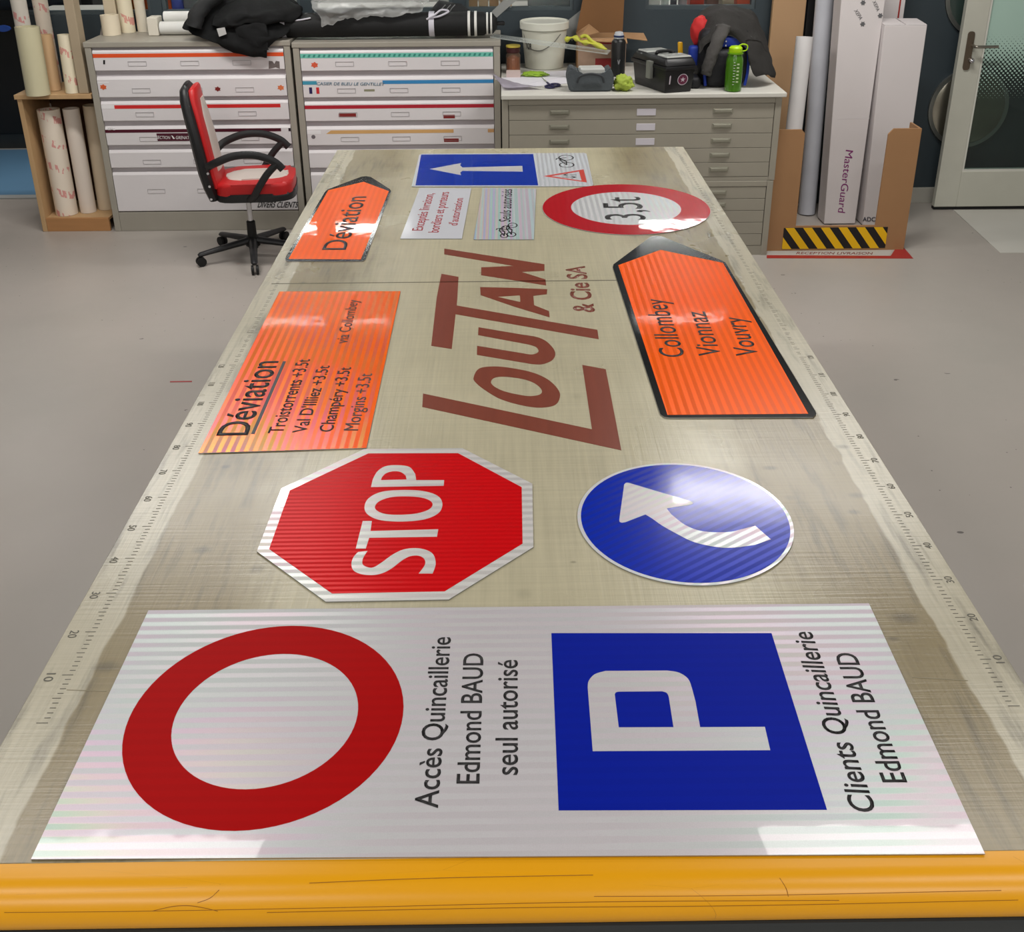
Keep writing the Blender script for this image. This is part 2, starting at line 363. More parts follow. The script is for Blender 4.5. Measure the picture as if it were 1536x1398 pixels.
def film_mat():
    m = bpy.data.materials.new('dotted_door_film'); m.use_nodes = True; nt = m.node_tree; b = nt.nodes['Principled BSDF']; L = nt.links.new
    tc = nd(nt, 'ShaderNodeTexCoord'); s = nd(nt, 'ShaderNodeSeparateXYZ'); L(tc.outputs['Object'], s.inputs[0])
    p = .0265; u = mth(nt, 'DIVIDE', s.outputs[0], p); z = mth(nt, 'DIVIDE', s.outputs[2], p)
    a = mth(nt, 'ADD', u, z); c = mth(nt, 'SUBTRACT', u, z)
    fa = mth(nt, 'SUBTRACT', mth(nt, 'FRACT', a), .5); fc = mth(nt, 'SUBTRACT', mth(nt, 'FRACT', c), .5)
    dd = mth(nt, 'SQRT', mth(nt, 'ADD', mth(nt, 'MULTIPLY', fa, fa), mth(nt, 'MULTIPLY', fc, fc)))
    r = nd(nt, 'ShaderNodeMapRange'); r.inputs[1].default_value = .66; r.inputs[2].default_value = 1.10; r.inputs[3].default_value = .02; r.inputs[4].default_value = .74; r.clamp = False; L(s.outputs[2], r.inputs[0])
    on = mth(nt, 'LESS_THAN', dd, r.outputs[0])
    gl = nd(nt, 'ShaderNodeBsdfTransparent'); gl.inputs[0].default_value = (.72, .80, .78, 1)
    gs = nd(nt, 'ShaderNodeBsdfGlossy'); gs.inputs['Roughness'].default_value = .05
    mg = nd(nt, 'ShaderNodeMixShader'); mg.inputs[0].default_value = .05; L(gl.outputs[0], mg.inputs[1]); L(gs.outputs[0], mg.inputs[2])
    b.inputs['Base Color'].default_value = (*lin((176, 206, 194)), 1); b.inputs['Roughness'].default_value = .4
    ms = nd(nt, 'ShaderNodeMixShader'); L(on, ms.inputs[0]); L(mg.outputs[0], ms.inputs[1]); L(b.outputs[0], ms.inputs[2])
    L(ms.outputs[0], nt.nodes['Material Output'].inputs[0]); return m
o = obj('pane', box(BM(), DX0+.15, DX1-.15, 6.370, 6.374, .257, 1.98), film_mat(), door)
# door furniture
bm = BM(); pts = roundpoly([(2.752, .80), (2.786, .80), (2.786, 1.10), (2.752, 1.10)], .017, 6)
q0 = PY(1455, 47, DY0); q1 = PY(1448, 105, DY0)
pts = roundpoly([(q1.x-.02, q1.z), (q1.x+.02, q1.z), (q1.x+.02, q0.z), (q1.x-.02, q0.z)], .02, 6)
lp = obj('lock_plate', prism(BM(), [(p[0], p[1]) for p in pts], lambda u, v: (u, DY0-.008, v), lambda u, v: (u, DY0, v)), mat('worn_bronze', (112, 100, 86), .4, .7), door)
h = PY(1458, 68, DY0)
obj('door_handle', sweep(BM(), catmull([(h.x, DY0-.005, h.z), (h.x, DY0-.05, h.z), (h.x+.02, DY0-.06, h.z), (h.x+.13, DY0-.058, h.z)], 5, False), .009, 12), mat('satin_handle', (165, 160, 150), .3, .9), lp, True)
h2 = PY(1455, 90, DY0)
obj('key_cylinder', lathe(BM(), [(.016, 0), (.016, .02), (.012, .03), (.006, .032), (.006, .045)], 0, 0, 16, (0, -1, 0), (h2.x, DY0-.005, h2.z)), chrome, lp, True)
# ------------------------------------------------------------------ floor markings (flat print on the floor)
red_tape = mat('red_floor_tape', (158, 44, 40), .5, var=.1)
def quadz(pts, z0=.0003, z1=.0012):
    q = [PZ(x, y, 0) for x, y in pts]; return flat(BM(), q, z0, z1)
L_ = [(1152, 382), (1336, 382), (1350, 364), (1370, 388), (1150, 387)]
fm = thing('floor_marking', 'red bordered white floor marking with letters at the front of the cardboard holder', 'floor marking', PZ(1260, 383, 0))
wq = quadz([(1152, 376), (1338, 376), (1334, 384), (1150, 384)], .0003, .0008); obj('white_strip', wq, mat('worn_white_floor_paint', (176, 172, 166), .6), fm)
obj('red_border', quadz([(1150, 383), (1336, 384), (1349, 364), (1370, 388), (1150, 387.5)], .0003, .0014), red_tape, fm)
lettering('RECEPTION LIVRAISON', PZ(1194, 381.5), PZ(1308, 382), PZ(1196, 378), mat('faded_red_print', (120, 60, 56), .6), fm, lift=.0009, offset=.01)
obj('floor_patch', flat(BM(), [PZ(1430, 315.5), PZ(1500, 380), PZ(1640, 380), PZ(1640, 315)], .0005, .004), mat('pale_floor_mat', (196, 194, 186), .6, var=.05), label='pale flat mat with a slanted edge on the floor before the door', cat='mat')
blue = mat('blue_floor_mat', (84, 122, 152), .55, var=.07, scale=3)
o = thing('floor_mat', 'blue floor mat with a pale edge left of the wooden roll rack', 'mat', (-4, 7.3, 0))
obj('mat_surface', box(BM(), -5.3, -2.93, 6.86, 8.1, .0005, .006), blue, o)
obj('edge_strip', box(BM(), -5.3, -2.93, 6.79, 6.86, .0005, .008), mat('pale_edge_strip', (170, 172, 170), .5), o)
o = obj('floor_scratch', flat(BM(), [PZ(255, 572), PZ(288, 571.5), PZ(288, 573.2), PZ(255, 573.6)], .0002, .0008), red_tape, label='short thin red line on the grey floor left of the table', cat='mark')
# ------------------------------------------------------------------ ================== TABLE
tm_off = Vector((0, 2.74, 0))
table = thing('layout_table', 'long worktable with worn translucent cutting top, printed edge rulers and yellow front bumper', 'table', tm_off)
XL, XR, Y0, Y1 = -.7275, .7785, .944, 4.53
def table_mat(yoff):
    m = bpy.data.materials.new('worn_cutting_top'); m.use_nodes = True; nt = m.node_tree; b = nt.nodes['Principled BSDF']; L = nt.links.new
    tc = nd(nt, 'ShaderNodeTexCoord'); s = nd(nt, 'ShaderNodeSeparateXYZ'); L(tc.outputs['Object'], s.inputs[0])
    def noise(sc_, st, det=4., rot=0.):
        mp = nd(nt, 'ShaderNodeMapping'); mp.inputs['Scale'].default_value = st; mp.inputs['Rotation'].default_value = (0, 0, rot); L(tc.outputs['Object'], mp.inputs[0])
        n = nd(nt, 'ShaderNodeTexNoise', Scale=sc_, Detail=det, Roughness=.6); L(mp.outputs[0], n.inputs['Vector']); return n.outputs['Fac']
    cloud = noise(2.2, (1, 1, 1)); gx = noise(150, (1, .02, 1), 3); gy = noise(150, (.02, 1, 1), 3); fine = noise(34, (1, .12, 1), 5., .05)
    ax = mth(nt, 'ABSOLUTE', mth(nt, 'SUBTRACT', s.outputs[0], .025))
    # dirt zone: bands between the clean middle and the rulers
    r = nd(nt, 'ShaderNodeMapRange', _interpolation_type='SMOOTHSTEP'); r.inputs[1].default_value = .32; r.inputs[2].default_value = .56; L(mth(nt, 'ADD', ax, mth(nt, 'MULTIPLY', mth(nt, 'SUBTRACT', cloud, .5), .35)), r.inputs[0])
    ed = nd(nt, 'ShaderNodeMapRange', _interpolation_type='SMOOTHSTEP'); ed.inputs[1].default_value = .668; ed.inputs[2].default_value = .674
    wob = noise(9, (1, 1, 1), 2.); L(mth(nt, 'ADD', ax, mth(nt, 'MULTIPLY', mth(nt, 'SUBTRACT', wob, .5), .025)), ed.inputs[0])
    mx = nd(nt, 'ShaderNodeMix', _data_type='RGBA'); L(r.outputs[0], mx.inputs[0]); mx.inputs[6].default_value = (*lin((184, 177, 150)), 1); mx.inputs[7].default_value = (*lin((128, 115, 82)), 1)
    m2 = nd(nt, 'ShaderNodeMix', _data_type='RGBA'); L(mth(nt, 'MULTIPLY', ed.outputs[0], .6), m2.inputs[0]); L(mx.outputs[2], m2.inputs[6]); m2.inputs[7].default_value = (*lin((196, 192, 174)), 1)
    k = mth(nt, 'ADD', mth(nt, 'MULTIPLY_ADD', gx, .34, .83), mth(nt, 'MULTIPLY_ADD', gy, .30, -.15))
    gl = mth(nt, 'MULTIPLY', mth(nt, 'SUBTRACT', fine, .52), mth(nt, 'MULTIPLY_ADD', r.outputs[0], -2.2, -.25)); k = mth(nt, 'ADD', k, mth(nt, 'MINIMUM', gl, .03))
    k = mth(nt, 'ADD', k, mth(nt, 'MULTIPLY_ADD', cloud, .24, -.12))
    # small dark spots
    v = nd(nt, 'ShaderNodeTexVoronoi', Scale=4.2); L(tc.outputs['Object'], v.inputs['Vector'])
    sp = nd(nt, 'ShaderNodeMapRange'); sp.inputs[1].default_value = .02; sp.inputs[2].default_value = .075; sp.inputs[3].default_value = .55; sp.inputs[4].default_value = 0; L(v.outputs['Distance'], sp.inputs[0])
    k = mth(nt, 'SUBTRACT', k, mth(nt, 'MULTIPLY', sp.outputs[0], mth(nt, 'MULTIPLY_ADD', r.outputs[0], .8, .2)))
    for px, py, rad in ((303, 825, .020), (338, 700, .012), (1155, 702, .016), (1285, 743, .018), (1281, 768, .014), (1357, 927, .026), (1265, 670, .016), (160, 1000, .022), (1340, 958, .01), (446, 372, .02), (455, 424, .012), (860, 843, .006)):
        p_ = PZ(px, py, TH)-tm_off
        dx = mth(nt, 'MULTIPLY', mth(nt, 'SUBTRACT', s.outputs[0], p_.x), .75); dy = mth(nt, 'MULTIPLY', mth(nt, 'SUBTRACT', s.outputs[1], p_.y), 1.2)
        dd = mth(nt, 'SQRT', mth(nt, 'ADD', mth(nt, 'MULTIPLY', dx, dx), mth(nt, 'MULTIPLY', dy, dy)))
        sr = nd(nt, 'ShaderNodeMapRange', _interpolation_type='SMOOTHSTEP'); sr.inputs[1].default_value = rad*.15; sr.inputs[2].default_value = rad; sr.inputs[3].default_value = .42; sr.inputs[4].default_value = 0; L(dd, sr.inputs[0])
        k = mth(nt, 'SUBTRACT', k, sr.outputs[0])
    m3 = nd(nt, 'ShaderNodeMix', _data_type='RGBA', _blend_type='MULTIPLY'); m3.inputs[0].default_value = 1; L(m2.outputs[2], m3.inputs[6]); L(k, m3.inputs[7])
    L(m3.outputs[2], b.inputs['Base Color'])
    L(mth(nt, 'MULTIPLY_ADD', cloud, .25, .17), b.inputs['Roughness'])
    b.inputs['Specular IOR Level'].default_value = .55; b.inputs['Coat Weight'].default_value = .2; b.inputs['Coat Roughness'].default_value = .24
    bp = nd(nt, 'ShaderNodeBump', Strength=.35, Distance=.0012); L(mth(nt, 'ADD', gx, gy), bp.inputs['Height']); L(bp.outputs[0], b.inputs['Normal'])
    return m
obj('table_top', box(BM(), XL, XR, Y0, Y1, TH-.03, TH, .001), table_mat(0), table)
alu = mat('grey_metal_rail', (96, 96, 94), .4, .6)
obj('side_rail', box(BM(), XL-.004, XL+.03, Y0+.02, Y1, TH-.12, TH-.031), alu, table)
obj('side_rail', box(BM(), XR-.03, XR+.004, Y0+.02, Y1, TH-.12, TH-.031), alu, table)
obj('end_rail', box(BM(), XL+.03, XR-.03, Y1-.04, Y1, TH-.12, TH-.031), alu, table)
dark_steel = mat('dark_grey_steel', (58, 62, 64), .5, .3)
obj('table_bed', box(BM(), XL+.035, XR-.035, Y0+.03, Y1-.05, TH-.10, TH-.032), dark_steel, table)
for x in (XL+.08, XR-.16):
    for y in (1.2, 2.7, 4.25):
        bm = box(BM(), x, x+.08, y, y+.08, .02, TH-.10, .004); box(bm, x-.02, x+.10, y-.02, y+.10, 0, .02)
        obj('leg', bm, dark_steel, table)
obj('front_panel', box(BM(), -1.0, 1.0, .903, .931, .1, .806, .004), dark_steel, table)
# yellow padded bumper (extends past the table on both sides)
def bumper_mat():
    m = mat('yellow_vinyl', (226, 158, 4), .34, var=.07, scale=3, stretch=(.6, 3, 3), bump=.10, bscale=5)
    nt = m.node_tree; b = nt.nodes['Principled BSDF']; L = nt.links.new
    tc = nd(nt, 'ShaderNodeTexCoord'); mp = nd(nt, 'ShaderNodeMapping'); mp.inputs['Scale'].default_value = (1.2, 7, 7); L(tc.outputs['Object'], mp.inputs[0])
    v = nd(nt, 'ShaderNodeTexVoronoi', Scale=1.6, _feature='DISTANCE_TO_EDGE'); L(mp.outputs[0], v.inputs['Vector'])
    n = nd(nt, 'ShaderNodeTexNoise', Scale=4.); L(tc.outputs['Object'], n.inputs['Vector'])
    ln = mth(nt, 'MULTIPLY', mth(nt, 'LESS_THAN', v.outputs['Distance'], .0006), mth(nt, 'GREATER_THAN', n.outputs['Fac'], .54))
    old = b.inputs['Base Color'].links[0].from_socket
    mx = nd(nt, 'ShaderNodeMix', _data_type='RGBA'); L(mth(nt, 'MULTIPLY', ln, .5), mx.inputs[0]); L(old, mx.inputs[6]); mx.inputs[7].default_value = (*lin((140, 84, 12)), 1)
    L(mx.outputs[2], b.inputs['Base Color']); return m
bm = BM(); pf = []
zc, yc, rz, ry = .8435, .925, .036, .036
pf = [(Y0+.012, TH-.004), (Y0+.012, TH-.0006)]
for i in range(0, 15):
    a = math.radians(88-i*13); pf.append((yc+ry*math.cos(a)*-1 if False else yc-ry*math.sin(math.radians(i*13)), zc+rz*math.cos(math.radians(i*13))))
pf.append((Y0+.012, zc-rz))
prism(bm, pf, lambda u, v: (-1.05, u, v), lambda u, v: (1.05, u, v))
bmp = obj('bumper', bm, bumper_mat(), table, True)
def onbar(x, deg): a = math.radians(deg); return Vector((x, yc-(ry+.0002)*math.sin(a), zc+(rz+.0002)*math.cos(a)))
crm = mat('dark_amber_crease', (140, 88, 14), .6)
for pts in ([(-.44, 66), (-.415, 58), (-.395, 57), (-.375, 62), (-.36, 68)], [(-.62, 65), (-.45, 66), (-.2, 64), (.1, 60), (.4, 63)], [(-.3, 72), (.0, 69), (.3, 71), (.62, 67)], [(-.36, 30), (-.37, 44), (-.385, 52)], [(.33, 22), (.336, 40), (.338, 55)], [(-.25, 20), (-.1, 14), (.1, 12)], [(.1, 50), (.3, 52), (.6, 49)]):
    obj('crease', sweep(BM(), catmull([onbar(*q_) for q_ in pts], 6, False), .00035, 5), crm, bmp)
# rulers
ruler_ink = mat('faded_grey_ink', (92, 90, 82), .6)
bm = BM()
for n in range(0, 335):
    l = .017 if n % 10 == 0 else (.013 if n % 5 == 0 else .009)
    if n % 3 == 1 and n > 120: continue
    y = 1.182+n*.01
    box(bm, -.685-l+.009, -.685+.009, y-.0006, y+.0006, TH+.0001, TH+.0004)
    box(bm, .735, .735+l, y+.01-.0006, y+.01+.0006, TH+.0001, TH+.0004)
obj('ruler_tick', bm, ruler_ink, table, kind='stuff')
for n in range(10, 130, 10):
    y = 1.177+n*.01
    lettering(str(n), (-.718, y+.009, TH), (-.718, y-.009, TH), (-.704, y+.009, TH), ruler_ink, table, lift=.0002, name='ruler_number')
    y = 1.192+n*.01
    lettering(str(n), (.770, y-.009, TH), (.770, y+.009, TH), (.757, y-.009, TH), ruler_ink, table, lift=.0002, name='ruler_number')
# seam across the top and long cut lines
groove = mat('dark_cut_line', (96, 90, 74), .7)
bm = BM(); box(bm, XL+.03, .36, 2.935, 2.940, TH+.0001, TH+.0005)
obj('seam', bm, groove, table)
fl = mat('faint_cut_line', (136, 128, 106), .6)
for pts in ([(1045, 362), (1099, 478)], [(1056, 362), (1112, 478)], [(1368, 1016), (1452, 1021)], [(100, 1035), (160, 1037)], [(345, 640), (372, 596)]):
    a, b = T(*pts[0]), T(*pts[1]); n_ = (b-a).normalized(); s_ = Vector((-n_.y, n_.x, 0))*.0007
    obj('cut_line', flat(BM(), [a-s_, b-s_, b+s_, a+s_], TH+.0001, TH+.0004), fl, table)
# printed logo under the top
logo = mat('brown_red_print', (126, 62, 46), .32, var=.16, scale=60, stretch=(1, .06, 1))
Z0, Z1 = TH+.0001, TH+.0005
def lg(pts, hole=None, smooth=False):
    P = TT(d2, pts)
    if smooth: P = catmull([(p.x, p.y) for p in P], 7)
    if hole:
        Hh = TT(d2, hole)
        if smooth: Hh = catmull([(p.x, p.y) for p in Hh], 7)
        bm = ring(BM(), P, Hh, Z0, Z1)
    else: bm = flat(BM(), P, Z0, Z1)
    obj('printed_letter', bm, logo, table)
lg([(133, 885), (1106, 1091), (1050, 720), (1185, 745), (1275, 1212), (128, 962)])
ocx = [(424, 795), (455, 742), (540, 729), (640, 738), (760, 763), (850, 803), (908, 858), (921, 905), (890, 952), (800, 966), (690, 950), (575, 915), (490, 865), (440, 825)]
icx = [(524, 818), (538, 797), (575, 788), (630, 790), (710, 802), (770, 823), (806, 850), (818, 875), (800, 893), (745, 900), (675, 890), (600, 872), (555, 852), (532, 835)]
lg(ocx, icx, True)
U_out = catmull([(700, 545), (790, 560), (850, 590), (893, 645), (880, 690), (820, 716), (760, 715)], 5, False)
U_in = catmull([(700, 652), (760, 660), (797, 645), (785, 618), (740, 602)], 5, False)
lg([(452, 503)]+[(p.x, p.y) for p in U_out]+[(443, 662), (444, 610)]+[(p.x, p.y) for p in U_in]+[(450, 548)])
lg([(238, 195), (337, 213), (327, 378), (1137, 518), (1145, 572), (320, 428), (298, 628), (180, 610), (212, 330)])
lg([(462, 272), (650, 276), (848, 284), (846, 313), (768, 322), (772, 376), (858, 410), (862, 446), (660, 385), (465, 318)],
   [(565, 327), (600, 325), (660, 321), (688, 319), (690, 321), (692, 334), (693, 357), (690, 357), (640, 346), (566, 329)])
lg([(255, 50), (832, 140), (832, 178), (700, 184), (838, 228), (841, 262), (467, 203), (468, 158), (655, 150), (255, 83)])
lettering('& Cie SA', T(*d2(1122, 418)), T(*d2(1062, 150)), T(*d2(1000, 410)), logo, table, lift=.0001, offset=.018, shear=-.12, name='printed_letter')
# ================================================================== SIGNS ON THE TABLE
SB = TH+.0008
plate_m = mat('aluminium_plate', (168, 170, 172), .35, .8)
def sgn(label, pts, m, th=.002, cat='sign', r=0., name='road_sign', edge=None, group=None):
    c = sum((Vector((p[0], p[1], 0)) for p in pts), Vector())/len(pts)
    t = thing(name, label, cat, (c.x, c.y, SB), group)
    P = roundpoly(pts, r) if r else pts
    bm = flat(BM(), P, SB, SB+th)
    for f in bm.faces:
        f.normal_update()
        if abs(f.normal.z) < .5: f.material_index = 1
    obj('plate', bm, [m, plate_m], t)
    return t, SB+th
def up(P, z): return [Vector((p[0], p[1], z)) for p in P]
def putline(t, z, body, c, b0, b1, tp, m=black_ink, off=0., **k):
    a, b, d = (Vector((*T(*c(*p))[:2], z)) for p in (b0, b1, tp)); return lettering(body, a, b, d, m, t, lift=.0002, offset=off, **k)
def film(t, z, pts, m, name='film', th=.0004): return obj(name, flat(BM(), pts, z, z+th), m, t)
def fitcircle(l, r, tp, bt):
    """circle on the table whose image touches these left/right x and top/bottom y"""
    cx, cy, rr = T((l+r)/2, (tp+bt)/2).x, T(768, (tp+bt)/2).y, .2
    def pr(P):
        d = Vector((P[0], P[1], TH-CH)); z = d.dot(FWD); return 768+F_PX*d.dot(RT)/z, CY_PX-F_PX*d.dot(UP)/z
    p = np.array([cx, cy, rr]); tgt = np.array([l, r, tp, bt], float)
    def fn(p):
        q = [pr((p[0]+p[2]*math.cos(a*math.pi/60), p[1]+p[2]*math.sin(a*math.pi/60))) for a in range(120)]
        xs_ = [v[0] for v in q]; ys = [v[1] for v in q]; return np.array([min(xs_), max(xs_), min(ys), max(ys)])
    for _ in range(12):
        f0 = fn(p); J = np.array([(fn(p+np.eye(3)[i]*1e-4)-f0)/1e-4 for i in range(3)]).T
        p = p+np.linalg.lstsq(J, tgt-f0, rcond=None)[0]
    return p
def circ(c, r, n=72): return [(c[0]+r*math.cos(2*math.pi*i/n), c[1]+r*math.sin(2*math.pi*i/n)) for i in range(n)]
def iris_film():
    m = sheeting('iridescent_striped_film', (178, 182, 190), 0, .0205, .05, .0, .22, .42, .0, lacquer=.1)
    nt = m.node_tree; b = nt.nodes['Principled BSDF']; tc = nd(nt, 'ShaderNodeTexCoord'); sx = nd(nt, 'ShaderNodeSeparateXYZ'); nt.links.new(tc.outputs['Object'], sx.inputs[0])
    s = mth(nt, 'SINE', mth(nt, 'MULTIPLY', sx.outputs[0], 2*math.pi/.0205))
    nt.links.new(mth(nt, 'ADD', mth(nt, 'MULTIPLY_ADD', sx.outputs[0], 1300., 260.), mth(nt, 'MULTIPLY', s, 25.)), b.inputs['Thin Film Thickness'])
    b.inputs['Specular IOR Level'].default_value = 1.; b.inputs['Thin Film IOR'].default_value = 3.2; b.inputs['IOR'].default_value = 1.5
    return m
sh_white = sheeting('white_prismatic_sheeting', (198, 195, 199), 90, .0205, .03, .14, .07, .3, .3)
sh_whiteR = sheeting('white_prismatic_film_stop', (216, 214, 212), 90, .0205, .03, .3, .06, .3, .35)
red_v = sheeting('deep_red_film', (166, 0, 2), 90, .0205, .03, 0, .0, .5, .0, cells=.03, sheen=.06, iris=False)
blue_v = sheeting('deep_blue_film', (0, 26, 150), 90, .0205, .03, .0, .0, .5, .05, cells=.03, sheen=.06, iris=False)
# 1. big white panel: red ring + parking
q = [T(223, 917.5), T(1303, 907), T(1477, 1283), T(47, 1291)]
big, z = sgn('large white panel nearest the yellow bumper with a red ring and a blue P square', q, sh_white, cat='sign', name='road_sign')
co = fitcircle(183, 606, 942, 1248); ci = fitcircle(257, 538, 984, 1187)
obj('red_ring', ring(BM(), circ(co, co[2]), circ((co[0], co[1]), ci[2]), z, z+.0004), red_v, big)
o = film(big, z, [T(827, 952), T(1157, 952), T(1240, 1217), T(838, 1218)], blue_v, 'blue_square')
P_out = [(889, 1129.5), (1155, 1128), (1147, 1093), (1050, 1093.5), (1043, 1055), (1038, 1036)]+[(p.x, p.y) for p in catmull([(1038, 1036), (1032, 1021), (1018, 1011.5), (1000, 1008.5)], 4, False)][1:]+[(p.x, p.y) for p in catmull([(908, 1009), (892, 1014), (883, 1024), (881.5, 1034)], 4, False)]
P_in = [(928, 1093.8), (1010, 1093.5), (1003, 1048)]+[(p.x, p.y) for p in catmull([(1003, 1048), (1000, 1042), (993, 1039.5)], 3, False)][1:]+[(p.x, p.y) for p in catmull([(929, 1040), (924, 1041), (922, 1044)], 3, False)]
def poly_hole(outer, inner, z0, z1):
    """filled polygon with a hole via triangle_fill"""
    bm = BM(); es = []
    for lp in (outer, inner):
        vs = [bm.verts.new((p[0], p[1], z0)) for p in lp]; es += [bm.edges.new((vs[i], vs[(i+1) % len(vs)])) for i in range(len(vs))]
    r = bmesh.ops.triangle_fill(bm, edges=es, use_beauty=True)
    fs = [g for g in r['geom'] if isinstance(g, bmesh.types.BMFace)]
    e = bmesh.ops.extrude_face_region(bm, geom=fs)
    for v in e['geom']:
        if isinstance(v, bmesh.types.BMVert): v.co.z = z1
    return bm
obj('letter_p', poly_hole([T(*p) for p in P_out], [T(*p) for p in P_in], z+.0004, z+.0008), sh_white, big)
putline(big, z, 'Accès Quincaillerie', d7, (297, 1028), (357, 240), (190, 1028), off=.006)
putline(big, z, 'Edmond BAUD', d7, (488, 915), (507, 315), (384, 915), off=.006)
putline(big, z, 'seul autorisé', d7, (665, 875), (664, 345), (560, 875), off=.006)
putline(big, z, 'Clients Quincaillerie', d8, (752, 920), (488, 190), (650, 915), off=.006)
putline(big, z, 'Edmond BAUD', d8, (875, 798), (665, 275), (777, 798), off=.006)
# 2. STOP
oc = [(546.2, 675.2), (693.7, 673.9), (798.5, 727.2), (800.1, 822.3), (673.2, 901.1), (488.6, 904.3), (385.4, 828.8), (421.9, 734.4)]
stop, z = sgn('red octagonal STOP sign with white border, lying left on the table', [T(*p) for p in oc], sh_whiteR)
inn = [d4(*p) for p in [(592, 129), (1005, 128), (1298, 285), (1302, 545), (943, 765), (425, 775), (135, 570), (230, 300)]]
red_stop = sheeting('bright_red_film', (206, 2, 12), 90, .0130, .10, .10, .14, .3, .0, cells=.04, sheen=.12, iris=False)
film(stop, z, [T(*p) for p in inn], red_stop, 'red_field')
# hand-shaped STOP letters
def stroke(pts, w0, c, k=6):
    P = [Vector((*T(*c(*p))[:2], 0)) for p in pts]; Q = catmull([(p.x, p.y) for p in P], k, False) if k else P
    L0, R0 = [], []
    for i, p in enumerate(Q):
        d = (Q[min(i+1, len(Q)-1)]-Q[max(i-1, 0)]).normalized(); n_ = Vector((-d.y, d.x, 0))*w0/2; L0.append(p+n_); R0.append(p-n_)
    bm = BM(); z0, z1 = z+.0004, z+.0008
    for i in range(len(Q)-1): flat(bm, [L0[i], L0[i+1], R0[i+1], R0[i]], z0, z1)
    return bm
lw = sh_whiteR
obj('lettering', poly_hole([T(*d4(*p)) for p in [(604, 285), (939, 279), (941, 253), (812, 253)]+[(q_.x, q_.y) for q_ in catmull([(808, 225), (780, 192), (720, 184), (668, 190), (632, 215), (612, 250)], 5, False)]],
    [T(*d4(*p)) for p in [(650, 253), (768, 250)]+[(q_.x, q_.y) for q_ in catmull([(764, 232), (740, 215), (705, 212), (672, 222), (654, 240)], 4, False)]], z+.0004, z+.0008), lw, stop)
Oo = catmull([(574, 380), (592, 338), (650, 308), (740, 299), (840, 303), (910, 325), (933, 362), (915, 405), (850, 434), (750, 444), (650, 438), (592, 414)], 5)
Oi = catmull([(622, 378), (640, 352), (690, 333), (750, 328), (820, 331), (868, 343), (888, 364), (872, 388), (820, 406), (750, 413), (680, 411), (638, 398)], 5)
obj('lettering', poly_hole([T(*d4(p.x, p.y)) for p in Oo], [T(*d4(p.x, p.y)) for p in Oi], z+.0004, z+.0008), lw, stop)
obj('lettering', flat(BM(), [T(*d4(*p)) for p in [(566, 442), (608, 442), (602, 488), (914, 480), (908, 514), (596, 519), (580, 569), (534, 569)]], z+.0004, z+.0008), lw, stop)
So = catmull([(545, 585), (524, 608), (514, 640), (524, 670), (560, 687), (610, 691), (655, 683), (700, 660), (745, 625), (785, 604), (825, 602), (850, 618), (852, 645), (824, 684)], 4, False)
Si = catmull([(888, 684), (902, 640), (892, 598), (860, 576), (810, 567), (755, 573), (705, 596), (655, 632), (615, 656), (585, 654), (565, 640), (568, 612), (588, 580)], 4, False)
obj('lettering', flat(BM(), [T(*d4(p.x, p.y)) for p in list(So)+list(Si)], z+.0004, z+.0008), lw, stop)
# 3. blue disc with curved arrow
cb = fitcircle(866.5, 1190.4, 695.5, 880.7)
disc, z = sgn('round blue sign with a white bent arrow, right of the STOP sign', circ(cb, cb[2], 96), sheeting('white_disc_rim', (215, 216, 220), 125, .017, .03, .2, .05, .3, .3))
blue_d = sheeting('blue_sign_film', (0, 40, 172), 125, .0175, .14, .06, .07, .28, .5, lacquer=.13, sheen=.08, iris=False)
film(disc, z, circ(cb, cb[2]-.0068, 96), blue_d, 'blue_field')
arr = [(364, 204), (372, 203), (384, 206), (660, 288), (672, 294), (674, 300), (664, 305), (552, 322)]+[(p.x, p.y) for p in catmull([(575, 350), (640, 400), (720, 428), (830, 432), (900, 418), (960, 402)], 4, False)]+[(1032, 465)]+[(p.x, p.y) for p in catmull([(960, 490), (860, 503), (780, 500), (680, 478), (600, 440), (530, 400), (485, 368), (455, 350)], 4, False)]+[(362, 386), (346, 388), (336, 384), (334, 376), (357, 212)]
film(disc, z+.0004, [T(*d5(*p)) for p in arr], sheeting('white_arrow_film', (214, 212, 216), 125, .0175, .05, .25, .06, .3, .3), 'arrow')
# 4. far arrow-shaped diversion sign
gloss_black = mat('glossy_black_film', (30, 32, 34), .12, var=.05, coat=.5)
dev, z = sgn('smaller orange arrow-shaped diversion sign with black border at the far left', [T(*c2(*p)) for p in [(640, 1372), (622, 1366), (626, 1350), (830, 1010), (845, 996), (1020, 930), (1045, 927), (1070, 931), (1170, 995), (1177, 1005), (1042, 1362), (1030, 1372)]], gloss_black, name='direction_sign', group='orange arrow signs')
orange = sheeting('orange_prismatic_film', (255, 100, 0), 0, .0200, .07, .06, .06, .25, .6, lacquer=.03, sheen=.1, iris=False)
film(dev, z, [T(*c2(*p)) for p in [(640, 1362), (848, 1001), (1033, 957), (1165, 1006), (1018, 1364)]], orange, 'orange_field')
putline(dev, z+.0004, 'Déviation', c2, (938, 1315), (1048, 1035), (815, 1315), off=.004)
